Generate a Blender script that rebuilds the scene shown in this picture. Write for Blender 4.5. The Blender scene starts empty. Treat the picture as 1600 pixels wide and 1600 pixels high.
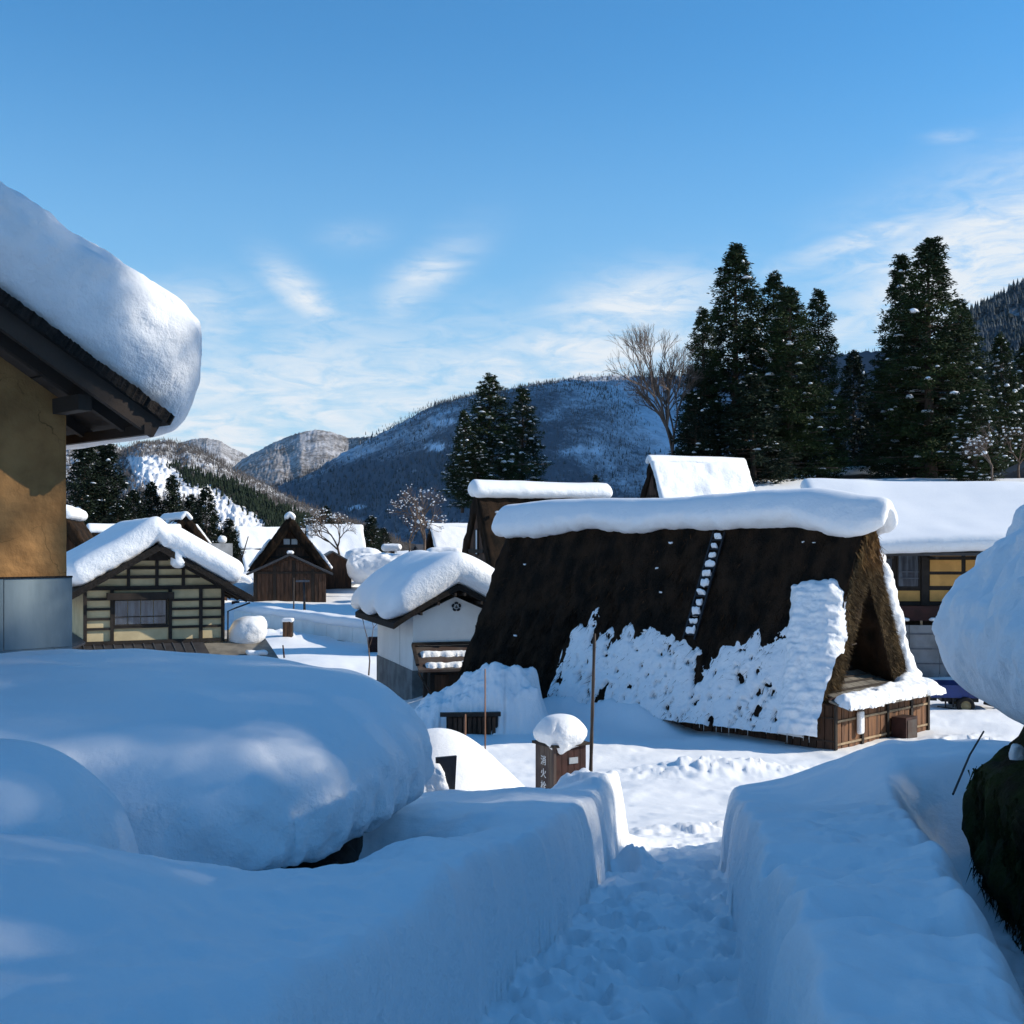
import bpy, math, random
import numpy as np
from mathutils import Vector, Matrix
rad = math.radians
S = bpy.context.scene
COL = S.collection

# ---------------------------------------------------------------- camera
F = 1900.0; HOR = 850.0                      # focal length and horizon row, on a 1600 px wide frame
cam = bpy.data.cameras.new('camera'); cam.sensor_width = 36; cam.lens = F / 1600 * 36
cam.shift_y = (HOR - 800) / 1600
cam.clip_start = .05; cam.clip_end = 40000
camo = bpy.data.objects.new('camera', cam); COL.objects.link(camo)
camo.rotation_euler = (rad(90), 0, 0); S.camera = camo   # eye at the origin; looking along +Y
S.render.resolution_x = S.render.resolution_y = 1024

# ---------------------------------------------------------------- light
SUN_EL, SUN_AZ = 29.0, 4.0                   # azimuth from +X towards +Y
sl = bpy.data.lights.new('sun', 'SUN'); sl.energy = 4.8; sl.angle = rad(.5); sl.color = (1, .90, .75)
so = bpy.data.objects.new('sun', sl); COL.objects.link(so)
sd = Vector((math.cos(rad(SUN_AZ)) * math.cos(rad(SUN_EL)), math.sin(rad(SUN_AZ)) * math.cos(rad(SUN_EL)), math.sin(rad(SUN_EL))))
so.rotation_euler = sd.to_track_quat('Z', 'Y').to_euler()
S.view_settings.view_transform = 'Standard'; S.view_settings.look = 'None'
S.view_settings.exposure = .35; S.view_settings.gamma = 1; S.view_settings.use_curve_mapping = False

class NT:
    def __init__(s, nt): s.nt = nt
    def n(s, t, ins=None, **kw):
        nd = s.nt.nodes.new(t)
        for k, v in kw.items(): setattr(nd, k, v)
        for k, v in (ins or {}).items():
            sock = nd.inputs[k]
            if isinstance(v, bpy.types.NodeSocket): s.nt.links.new(v, sock)
            else: sock.default_value = v
        return nd
    def math(s, op, a, b=0.0, c=0.0, clamp=False):
        return s.n('ShaderNodeMath', {0: a, 1: b, 2: c}, operation=op, use_clamp=clamp).outputs[0]
    def vmath(s, op, a, b=(0, 0, 0)):
        return s.n('ShaderNodeVectorMath', {0: a, 1: b}, operation=op).outputs[0]
    def mix(s, f, a, b, mode='MIX'):
        nd = s.n('ShaderNodeMix', data_type='RGBA', blend_type=mode)
        for i, v in ((0, f), (6, a), (7, b)):
            if isinstance(v, bpy.types.NodeSocket): s.nt.links.new(v, nd.inputs[i])
            else: nd.inputs[i].default_value = v if i == 0 else (*v[:3], 1)
        return nd.outputs[2]
    def noise(s, vec, scale, detail=3, rough=.55, dist=0.0):
        ins = {'Scale': scale, 'Detail': detail, 'Roughness': rough, 'Distortion': dist}
        if vec is not None: ins['Vector'] = vec
        return s.n('ShaderNodeTexNoise', ins).outputs[0]
    def ramp(s, f, a, b, ca=0.0, cb=1.0, smooth=True):
        return s.n('ShaderNodeMapRange', {'Value': f, 'From Min': a, 'From Max': b, 'To Min': ca, 'To Max': cb},
                   interpolation_type='SMOOTHSTEP' if smooth else 'LINEAR').outputs[0]
    def scale(s, vec, v): return s.n('ShaderNodeMapping', {'Vector': vec, 'Scale': v}).outputs[0]

w = bpy.data.worlds.new('World'); S.world = w; w.use_nodes = True; w.node_tree.nodes.clear()
T = NT(w.node_tree)
sky = T.n('ShaderNodeTexSky', sky_type='NISHITA'); sky.sun_disc = False
sky.sun_elevation = rad(SUN_EL); sky.sun_rotation = rad(90 - SUN_AZ); sky.altitude = 900; sky.dust_density = .3; sky.ozone_density = 1.6
d = T.n('ShaderNodeTexCoord').outputs['Generated']
xyz = T.n('ShaderNodeSeparateXYZ', {0: d})
el = T.math('MULTIPLY', T.math('ARCSINE', xyz.outputs[2]), 57.2958)
az = T.math('MULTIPLY', T.math('ARCTAN2', xyz.outputs[0], xyz.outputs[1]), 57.2958)
tint = T.mix(1.0, sky.outputs[0], (.35, 1.00, 1.34), 'MULTIPLY')
# thin high cloud: soft patches given by azimuth and elevation, broken up by streaky noise
zc = T.math('MAXIMUM', xyz.outputs[2], .03)
pv = T.n('ShaderNodeCombineXYZ', {0: T.math('DIVIDE', xyz.outputs[0], zc), 1: T.math('DIVIDE', xyz.outputs[1], zc), 2: 0.0}).outputs[0]
ae = T.n('ShaderNodeCombineXYZ', {0: az, 1: el, 2: 0.0}).outputs[0]
rot = T.n('ShaderNodeMapping', {'Vector': ae, 'Rotation': (0, 0, rad(-16)), 'Scale': (.07, .34, 1)}).outputs[0]
n1 = T.noise(rot, 1.6, 8, .62, 1.1)
rot2 = T.n('ShaderNodeMapping', {'Vector': ae, 'Rotation': (0, 0, rad(-22)), 'Scale': (.16, .9, 1)}).outputs[0]
n2 = T.noise(rot2, 2.2, 6, .6, .6)
cl = T.math('MULTIPLY', T.ramp(el, 13.0, 6.0), .85)
for a0, e0, ra, re, tilt, amp in ((23, 12.4, 7.0, 3.0, 14, 1.5), (16.5, 13.6, 4.5, .55, 15, .75), (5.8, 11.0, 4.2, 1.5, 8, .95), (3.5, 8.6, 11, 1.7, 4, .95), (-4.2, 12.2, 2.6, 1.0, 38, .75),
                                (-9.8, 11.4, 2.0, .8, -38, .85), (-15, 10.0, 3.5, 1.5, 5, .8), (16, 9.3, 5, 1.8, 0, .6), (-7.2, 14.1, 1.6, .6, 5, .25),
                                (20, 17.5, 1.2, .3, 0, .3), (2, 7.5, 16, 2.6, 0, .35), (45, 14, 12, 5, 0, .6), (-60, 10, 20, 4, 0, .4)):
    ct, st = math.cos(rad(tilt)), math.sin(rad(tilt))
    dx = T.math('SUBTRACT', az, a0); dy = T.math('SUBTRACT', el, e0)
    u = T.math('ADD', T.math('MULTIPLY', dx, ct / ra), T.math('MULTIPLY', dy, st / ra))
    v = T.math('ADD', T.math('MULTIPLY', dx, -st / re), T.math('MULTIPLY', dy, ct / re))
    r = T.math('ADD', T.math('MULTIPLY', u, u), T.math('MULTIPLY', v, v))
    g = T.math('MULTIPLY', T.math('POWER', 2.718, T.math('MULTIPLY', r, -1.0)), amp)
    cl = T.math('MAXIMUM', cl, g)
cm = T.math('MULTIPLY', cl, T.math('ADD', T.ramp(n1, .30, .62, .55, 1.15), T.math('MULTIPLY', T.math('SUBTRACT', n2, .5), .7)), clamp=True)
n3 = T.noise(T.n('ShaderNodeMapping', {'Vector': ae, 'Rotation': (0, 0, rad(-25)), 'Scale': (.30, 1.0, 1)}).outputs[0], 1.3, 7, .66, .8)
cm = T.math('MULTIPLY', T.math('MULTIPLY', cm, T.ramp(n3, .28, .60, .35, 1.12)), .95, clamp=True)
lowhaze = T.ramp(el, 24, 0, 0, .72)
c1 = T.mix(lowhaze, tint, (2.6, 4.3, 5.6))
c2 = T.mix(cm, c1, (5.9, 6.3, 6.7))
bg = T.n('ShaderNodeBackground', {'Color': c2, 'Strength': .112})
T.nt.links.new(bg.outputs[0], T.n('ShaderNodeOutputWorld').inputs[0])

# ---------------------------------------------------------------- numpy helpers
def _h(ix, iy, iz, seed):
    h = (ix.astype(np.int64) * 374761393 + iy.astype(np.int64) * 668265263 + iz.astype(np.int64) * 2147483647 + seed * 144665) & 0xffffffff
    h = ((h ^ (h >> 13)) * 1274126177) & 0xffffffff
    h = ((h ^ (h >> 16)) * 2246822519) & 0xffffffff
    return ((h ^ (h >> 15)) & 0xffff) / 32767.5 - 1.0
def vnoise(x, y, z=None, seed=0):
    x = np.asarray(x, float); y = np.asarray(y, float)
    if z is None:
        xi, yi = np.floor(x), np.floor(y); fx, fy = x - xi, y - yi
        fx = fx * fx * (3 - 2 * fx); fy = fy * fy * (3 - 2 * fy); o = np.zeros_like(xi)
        a = _h(xi, yi, o, seed); b = _h(xi + 1, yi, o, seed); c = _h(xi, yi + 1, o, seed); e = _h(xi + 1, yi + 1, o, seed)
        return (a * (1 - fx) + b * fx) * (1 - fy) + (c * (1 - fx) + e * fx) * fy
    z = np.asarray(z, float)
    xi, yi, zi = np.floor(x), np.floor(y), np.floor(z); fx, fy, fz = x - xi, y - yi, z - zi
    fx = fx * fx * (3 - 2 * fx); fy = fy * fy * (3 - 2 * fy); fz = fz * fz * (3 - 2 * fz)
    r = 0
    for k, wz in ((0, 1 - fz), (1, fz)):
        for j, wy in ((0, 1 - fy), (1, fy)):
            for i, wx in ((0, 1 - fx), (1, fx)):
                r = r + _h(xi + i, yi + j, zi + k, seed) * wx * wy * wz
    return r
def fbm(x, y, z=None, o=4, seed=0, g=.5):
    r = 0; a = 1; f = 1
    for i in range(o):
        r = r + a * vnoise(x * f + 13.7 * i, y * f - 7.1 * i, None if z is None else z * f + 3.3 * i, seed + i); a *= g; f *= 2.03
    return r
def sm(a, b, x):
    t = np.clip((x - a) / (b - a), 0, 1); return t * t * (3 - 2 * t)
def gs(x, y, cx, cy, sx, sy, rot=0):
    c, s_ = math.cos(rad(rot)), math.sin(rad(rot)); dx, dy = x - cx, y - cy
    u = (dx * c + dy * s_) / sx; v = (-dx * s_ + dy * c) / sy
    return np.exp(-(u * u + v * v))
def P(px, py, d): return Vector(((px - 800) / F * d, d, (HOR - py) / F * d))

def mesh_obj(name, V, Fc, m=None, parent=None, smooth=False, kind=None, label=None, uvw=None):
    V = np.asarray(V, dtype=np.float32).reshape(-1, 3)
    me = bpy.data.meshes.new(name)
    if isinstance(Fc, np.ndarray):
        n = Fc.shape[1]; k = len(Fc)
        me.vertices.add(len(V)); me.vertices.foreach_set('co', V.ravel())
        me.loops.add(n * k); me.loops.foreach_set('vertex_index', Fc.astype(np.int32).ravel())
        me.polygons.add(k); me.polygons.foreach_set('loop_start', np.arange(0, n * k, n, dtype=np.int32))
        me.update(calc_edges=True)
    else:
        me.from_pydata([tuple(map(float, v)) for v in V], [], Fc)
    me.validate()
    if smooth: me.polygons.foreach_set('use_smooth', [True] * len(me.polygons))
    if m: me.materials.append(m)
    o = bpy.data.objects.new(name, me); COL.objects.link(o)
    if parent: o.parent = parent
    if kind: o['kind'] = kind
    if label: o['label'] = label
    return o
def tag(o, label, cat, group=None):
    o['label'] = label; o['category'] = cat
    if group: o['group'] = group
    return o
def thing(name, label, cat, loc=(0, 0, 0), rz=0.0, group=None):
    o = bpy.data.objects.new(name, None); COL.objects.link(o); o.empty_display_size = .2
    o.location = loc; o.rotation_euler = (0, 0, rz)
    return tag(o, label, cat, group)
def kids(o): return [c for c in bpy.data.objects if c.parent == o]
def dup(o, loc, rz=0, sc=1.0, label=None):
    r = o.copy(); COL.objects.link(r); r.location = loc; r.rotation_euler = (0, 0, rz)
    r.scale = (sc, sc, sc) if not isinstance(sc, tuple) else sc
    if label: r['label'] = label
    for c in kids(o):
        k = c.copy(); COL.objects.link(k); k.parent = r
        for g in kids(c):
            q = g.copy(); COL.objects.link(q); q.parent = k
    return r

class MB:
    """collects boxes, bars and tubes for one mesh object"""
    def __init__(s): s.v = []; s.f = []
    def quad(s, a, b, c, e): i = len(s.v); s.v += [a, b, c, e]; s.f.append((i, i + 1, i + 2, i + 3)); return s
    def hexa(s, p):  # 8 pts: bottom loop 4, top loop 4
        i = len(s.v); s.v += [tuple(q) for q in p]
        for q in ((3, 2, 1, 0), (4, 5, 6, 7), (0, 1, 5, 4), (1, 2, 6, 5), (2, 3, 7, 6), (3, 0, 4, 7)): s.f.append(tuple(i + k for k in q))
        return s
    def box(s, x0, x1, y0, y1, z0, z1):
        return s.hexa([(x0, y0, z0), (x1, y0, z0), (x1, y1, z0), (x0, y1, z0), (x0, y0, z1), (x1, y0, z1), (x1, y1, z1), (x0, y1, z1)])
    def bar(s, a, b, wd, h, up=(0, 0, 1)):
        a, b = Vector(a), Vector(b); t = (b - a).normalized(); u = Vector(up)
        sd_ = t.cross(u).normalized() * wd / 2; n = sd_.cross(t).normalized() * h / 2
        return s.hexa([a - sd_ - n, a + sd_ - n, b + sd_ - n, b - sd_ - n, a - sd_ + n, a + sd_ + n, b + sd_ + n, b - sd_ + n])
    def tube(s, pts, rr, k=8):
        pts = [Vector(p) for p in pts]; i0 = len(s.v)
        if not hasattr(rr, '__len__'): rr = [rr] * len(pts)
        for i, p in enumerate(pts):
            t = (pts[min(i + 1, len(pts) - 1)] - pts[max(i - 1, 0)]).normalized()
            a = t.cross(Vector((.31, .17, .93))); a = a.normalized() if a.length > 1e-3 else Vector((1, 0, 0)); b = t.cross(a)
            for j in range(k):
                q = 2 * math.pi * j / k; s.v.append(tuple(p + (a * math.cos(q) + b * math.sin(q)) * rr[i]))
        for i in range(len(pts) - 1):
            for j in range(k):
                s.f.append((i0 + i * k + j, i0 + i * k + (j + 1) % k, i0 + (i + 1) * k + (j + 1) % k, i0 + (i + 1) * k + j))
        s.f.append(tuple(i0 + j for j in range(k))[::-1]); e = i0 + (len(pts) - 1) * k; s.f.append(tuple(e + j for j in range(k)))
        return s
    def build(s, name, m, parent=None, smooth=False, kind=None, label=None):
        return mesh_obj(name, s.v, s.f, m, parent, smooth, kind, label)
def box_part(name, m, parent, *b, label=None): return MB().box(*b).build(name, m, parent, label=label)

def normals(V, Fq):
    a = V[Fq[:, 2]] - V[Fq[:, 0]]; b = V[Fq[:, 3]] - V[Fq[:, 1]] if Fq.shape[1] == 4 else V[Fq[:, 2]] - V[Fq[:, 1]]
    n = np.cross(a, b); N = np.zeros_like(V)
    for k in range(Fq.shape[1]): np.add.at(N, Fq[:, k], n)
    return N / (np.linalg.norm(N, axis=1, keepdims=True) + 1e-12)
def grid_faces(nu, nv, flip=False):
    i = np.arange(nu - 1)[:, None] * nv + np.arange(nv - 1)[None, :]
    f = np.stack([i, i + nv, i + nv + 1, i + 1], -1).reshape(-1, 4)
    return f[:, ::-1] if flip else f
def rbox(hx, hy, hz, R, step):
    """rounded box surface: vertices (N,3) and quads"""
    Vs = []; Fs = []; off = 0; h = (hx, hy, hz)
    ns = [max(4, int(2 * q / step)) for q in h]
    for ax in range(3):
        u, v = (ax + 1) % 3, (ax + 2) % 3
        for sg in (-1, 1):
            gu = np.linspace(-h[u], h[u], ns[u] + 1); gv = np.linspace(-h[v], h[v], ns[v] + 1)
            A, B = np.meshgrid(gu, gv, indexing='ij'); Pn = np.zeros((A.size, 3)); Pn[:, u] = A.ravel(); Pn[:, v] = B.ravel(); Pn[:, ax] = sg * h[ax]
            f = grid_faces(len(gu), len(gv), flip=(sg < 0)); Vs.append(Pn); Fs.append(f + off); off += len(Pn)
    V = np.concatenate(Vs); Fq = np.concatenate(Fs)
    _, idx, inv = np.unique(np.round(V, 5), axis=0, return_index=True, return_inverse=True)
    inv = inv.ravel(); V = V[idx]; Fq = inv[Fq]
    R = np.minimum(R, min(h) * .999); c = np.clip(V, [-(q - R) for q in h], [q - R for q in h]); dlt = V - c
    V = c + R * dlt / (np.linalg.norm(dlt, axis=1, keepdims=True) + 1e-9)
    return V, Fq
def snow_cap(name, parent, hx, hy, Tk, step, fmap, amp=.06, sc=1.2, seed=1, R=None, side_amp=.05, label=None, m=None, droop=0.0):
    """pillow of snow: fmap turns (x, y, n>=0) arrays into positions"""
    V, Fq = rbox(hx, hy, Tk / 2, R if R else Tk * .49, step)
    low = fbm(V[:, 0] * .5 + seed, V[:, 1] * .5, o=2, seed=seed)
    n = (V[:, 2] + Tk / 2) * (1 + .05 * low)
    ex = np.maximum(np.abs(V[:, 0]) - hx + Tk * .6, 0) / (Tk * .6); n = n - droop * ex ** 2 * Tk
    W = fmap(V[:, 0] + .06 * Tk * low, V[:, 1], n)
    N = normals(W, Fq)
    big = fbm(W[:, 0] * sc, W[:, 1] * sc, W[:, 2] * sc, o=3, seed=seed)
    fq = min(7, .34 / step); fine = fbm(W[:, 0] * fq, W[:, 1] * fq, W[:, 2] * fq, o=2, seed=seed + 9)
    if step > .06: side_amp *= .55
    side = np.clip(1 - N[:, 2] * 1.25, 0, 1)
    W = W + N * (amp * big * .6 + side_amp * fine * side)[:, None]
    return mesh_obj(name, W, Fq, m or M['snow'], parent, True, label=label)

# ---------------------------------------------------------------- materials
M = {}
def mat(name, col, rough=.8, var=.25, vs=4.0, bump=.3, bs=30.0, stretch=(1, 1, 1), metal=0.0, spec=.3, col2=None, bdist=.01):
    m = bpy.data.materials.new(name); m.use_nodes = True; m.node_tree.nodes.clear(); t = NT(m.node_tree)
    oc = t.n('ShaderNodeTexCoord').outputs['Object']
    sc = t.scale(oc, stretch); n = t.noise(sc, vs, 5, .6)
    c2 = col2 or tuple(c * (1 - var) for c in col); c1 = col if col2 else tuple(c * (1 + var * .6) for c in col)
    c = t.mix(t.ramp(n, .35, .65), c1, c2)
    b = t.n('ShaderNodeBump', {'Height': t.noise(sc, bs, 4, .6), 'Strength': bump, 'Distance': bdist})
    p = t.n('ShaderNodeBsdfPrincipled', {'Base Color': c, 'Roughness': rough, 'Metallic': metal, 'Normal': b.outputs[0], 'Specular IOR Level': spec})
    t.nt.links.new(p.outputs[0], t.n('ShaderNodeOutputMaterial').inputs[0]); M[name] = m; return m
def snow_mat(name, fine=.5, scale=22.0, dist=.03):
    m = bpy.data.materials.new(name); m.use_nodes = True; m.node_tree.nodes.clear(); t = NT(m.node_tree)
    g = t.n('ShaderNodeNewGeometry'); pos = g.outputs['Position']; nz = t.n('ShaderNodeSeparateXYZ', {0: g.outputs['Normal']}).outputs[2]
    side = t.ramp(nz, .95, .2, .20, 1.0)
    h = t.math('ADD', t.math('MULTIPLY', t.math('ADD', t.noise(pos, scale, 5, .65), t.math('MULTIPLY', t.noise(pos, scale * .35, 4, .6), 2.0)), side), t.math('MULTIPLY', t.noise(pos, scale * 9, 2, .6), .06))
    b = t.n('ShaderNodeBump', {'Height': h, 'Strength': fine, 'Distance': dist})
    col = t.mix(t.noise(pos, 1.3, 3), (.86, .875, .89), (.79, .81, .84))
    p = t.n('ShaderNodeBsdfPrincipled', {'Base Color': col, 'Roughness': .55, 'Normal': b.outputs[0], 'Specular IOR Level': .35})
    t.nt.links.new(p.outputs[0], t.n('ShaderNodeOutputMaterial').inputs[0]); M[name] = m; return m
snow_mat('snow'); snow_mat('snow_far', .5, 6, .12)
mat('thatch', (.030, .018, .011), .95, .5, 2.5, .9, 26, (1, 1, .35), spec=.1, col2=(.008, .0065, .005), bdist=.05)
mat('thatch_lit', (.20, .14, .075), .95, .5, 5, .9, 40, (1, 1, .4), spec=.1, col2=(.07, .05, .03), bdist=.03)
mat('straw_dark', (.075, .038, .018), .95, .4, 4, .4, 30, spec=.1)
mat('straw', (.26, .15, .06), .9, .5, 4, .4, 30, spec=.1, col2=(.09, .05, .025))
mat('moss_thatch', (.034, .026, .014), .95, .5, 3, .9, 30, spec=.1, col2=(.040, .048, .012), bdist=.04)
mat('mud', (.36, .195, .078), .95, .3, 2.2, .8, 9, spec=.1, col2=(.23, .12, .048), bdist=.02)
mat('tin', (.21, .27, .30), .6, .3, 2.5, .2, 12, (1, 1, .3), metal=.1, spec=.35, col2=(.13, .18, .21))
mat('dark_wood', (.030, .022, .017), .8, .5, 3, .4, 30, (1, 1, .2), col2=(.014, .011, .009))
mat('eave_wood', (.045, .033, .026), .85, .4, 3, .4, 30, (1, .3, 1), col2=(.035, .027, .022))
mat('bark_edge', (.018, .014, .012), .95, .5, 9, .9, 20, col2=(.008, .007, .006), bdist=.04)
mat('brown_board', (.20, .095, .045), .8, .4, 3.5, .4, 30, (2, 2, .25), col2=(.07, .035, .02))
mat('board_dark', (.085, .045, .028), .85, .5, 3.5, .4, 30, (2, 2, .25), col2=(.03, .018, .012))
mat('batten', (.33, .24, .15), .8, .3, 4, .2, 20)
mat('black_beam', (.022, .017, .014), .7, .3, 5, .2, 30)
mat('cream', (.55, .45, .27), .9, .12, 1.5, .15, 14, spec=.1)
mat('ochre', (.62, .34, .11), .9, .15, 1.5, .15, 14, spec=.1)
mat('plaster', (.78, .77, .74), .9, .06, .8, .1, 12, spec=.1)
mat('concrete', (.16, .175, .18), .9, .3, 1.6, .3, 14, spec=.15)
mat('roof_metal', (.035, .035, .04), .5, .3, 3, .15, 10, spec=.5)
mat('grey_roof', (.33, .33, .33), .6, .2, 2, .15, 10)
mat('slate_roof', (.17, .155, .13), .6, .35, 2, .2, 16, spec=.5)
mat('rust_roof', (.07, .062, .056), .7, .5, 2.2, .3, 14, spec=.3, col2=(.05, .03, .024))
mat('rust_red', (.03, .009, .008), .7, .4, 3, .2, 10)
mat('sheet', (.16, .17, .18), .4, .3, 1.2, .2, 5, spec=.5)
mat('trailer_blue', (.007, .03, .16), .5, .3, 3, .2, 14, spec=.5)
mat('rubber', (.015, .015, .016), .9, .2, 6)
mat('rim_metal', (.22, .19, .11), .6, .3, 6, metal=.3)
mat('steel', (.10, .11, .13), .5, .2, 6, metal=.5)
mat('black_frame', (.015, .017, .022), .6, .2, 6)
mat('post_wood', (.13, .10, .08), .9, .5, 8, .6, 24, (1, 1, .25), col2=(.07, .05, .045))
mat('post_red', (.035, .012, .010), .7, .4, 5, .3, 30)
mat('bamboo', (.045, .032, .026), .6, .4, 6, .1, 20)
mat('bamboo_light', (.20, .10, .06), .6, .4, 4, .1, 20, (1, 1, .3))
mat('plate_grey', (.30, .33, .36), .5, .1, 5)
mat('white_paint', (.75, .75, .74), .7, .1, 5)
mat('leaf', (.030, .048, .014), .8, .5, .35, .2, 6, spec=.15, col2=(.013, .026, .013))
mat('leaf_dark', (.016, .028, .014), .85, .5, .35, .2, 6, spec=.15, col2=(.007, .014, .010))
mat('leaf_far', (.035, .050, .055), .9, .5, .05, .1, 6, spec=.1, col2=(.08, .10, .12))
mat('trunk', (.085, .06, .045), .95, .4, 2, .5, 10, (1, 1, .2))
mat('bare_twig', (.13, .095, .075), .9, .4, 2, .2, 10)
mat('grey_twig', (.10, .088, .082), .9, .4, .2, .2, 10)
mat('mound_core', (.028, .023, .020), .9, .5, 4, .6, 12)
def crack_mud():
    m = M['mud']; t = NT(m.node_tree); p = next(n for n in m.node_tree.nodes if n.type == 'BSDF_PRINCIPLED'); old = p.inputs['Base Color'].links[0].from_socket
    oc = t.n('ShaderNodeTexCoord').outputs['Object']; dv = t.vmath('ADD', oc, t.n('ShaderNodeVectorMath', {0: t.n('ShaderNodeTexNoise', {'Vector': oc, 'Scale': 3.5, 'Detail': 4}).outputs[1], 1: (.35, .35, .35)}, operation='MULTIPLY').outputs[0])
    v = t.n('ShaderNodeTexVoronoi', {'Vector': dv, 'Scale': 2.1}, feature='DISTANCE_TO_EDGE').outputs['Distance']
    k = t.math('MULTIPLY', t.ramp(v, .012, .002), t.ramp(t.noise(oc, 1.7, 2), .45, .6))
    c = t.mix(t.math('MULTIPLY', k, .75), old, (.08, .045, .02)); m.node_tree.links.new(c, p.inputs['Base Color'])
crack_mud()
def glass_mat():
    m = bpy.data.materials.new('glass'); m.use_nodes = True; m.node_tree.nodes.clear(); t = NT(m.node_tree)
    oc = t.n('ShaderNodeTexCoord').outputs['Object']
    c = t.mix(t.ramp(t.noise(t.scale(oc, (3, 3, .4)), 2.0, 2), .35, .65), (.10, .12, .15), (.035, .04, .055))
    p = t.n('ShaderNodeBsdfPrincipled', {'Base Color': c, 'Roughness': .12, 'Specular IOR Level': .8})
    t.nt.links.new(p.outputs[0], t.n('ShaderNodeOutputMaterial').inputs[0]); M['glass'] = m
glass_mat(); mat('shoji', (.55, .58, .60), .8, .1, 2)
def hill_mat(name, sc, snowc, woodc, lo, hi, rough_sc=.25):
    m = bpy.data.materials.new(name); m.use_nodes = True; m.node_tree.nodes.clear(); t = NT(m.node_tree)
    oc = t.n('ShaderNodeTexCoord').outputs['Object']
    wd = t.n('ShaderNodeAttribute', attribute_name='woods').outputs['Fac']
    a = t.noise(t.scale(oc, (1, 1, .45)), sc, 6, .75); b = t.noise(oc, sc * rough_sc, 4, .6); e = t.noise(t.scale(oc, (1, 1, .4)), sc * 3.1, 2, .7)
    f = t.math('ADD', t.math('ADD', t.math('MULTIPLY', a, .62), t.math('MULTIPLY', b, .5)), t.math('MULTIPLY', e, .30))
    f = t.math('ADD', f, t.math('MULTIPLY', t.math('SUBTRACT', wd, .5), .9))
    k = t.ramp(f, lo, hi)
    c = t.mix(k, snowc, woodc)
    bp = t.n('ShaderNodeBump', {'Height': t.math('ADD', a, t.math('MULTIPLY', e, .4)), 'Strength': .7, 'Distance': .16 / sc})
    p = t.n('ShaderNodeBsdfPrincipled', {'Base Color': c, 'Roughness': .9, 'Specular IOR Level': .1, 'Normal': bp.outputs[0]})
    t.nt.links.new(p.outputs[0], t.n('ShaderNodeOutputMaterial').inputs[0]); M[name] = m
hill_mat('hill_near', .30, (.72, .74, .78), (.045, .042, .040), .50, .86)
hill_mat('hill_mid', .06, (.62, .63, .67), (.085, .070, .058), .42, .92)
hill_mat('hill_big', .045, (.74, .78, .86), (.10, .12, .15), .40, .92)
hill_mat('hill_dark', .12, (.50, .54, .60), (.016, .024, .024), .18, .86)

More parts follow.
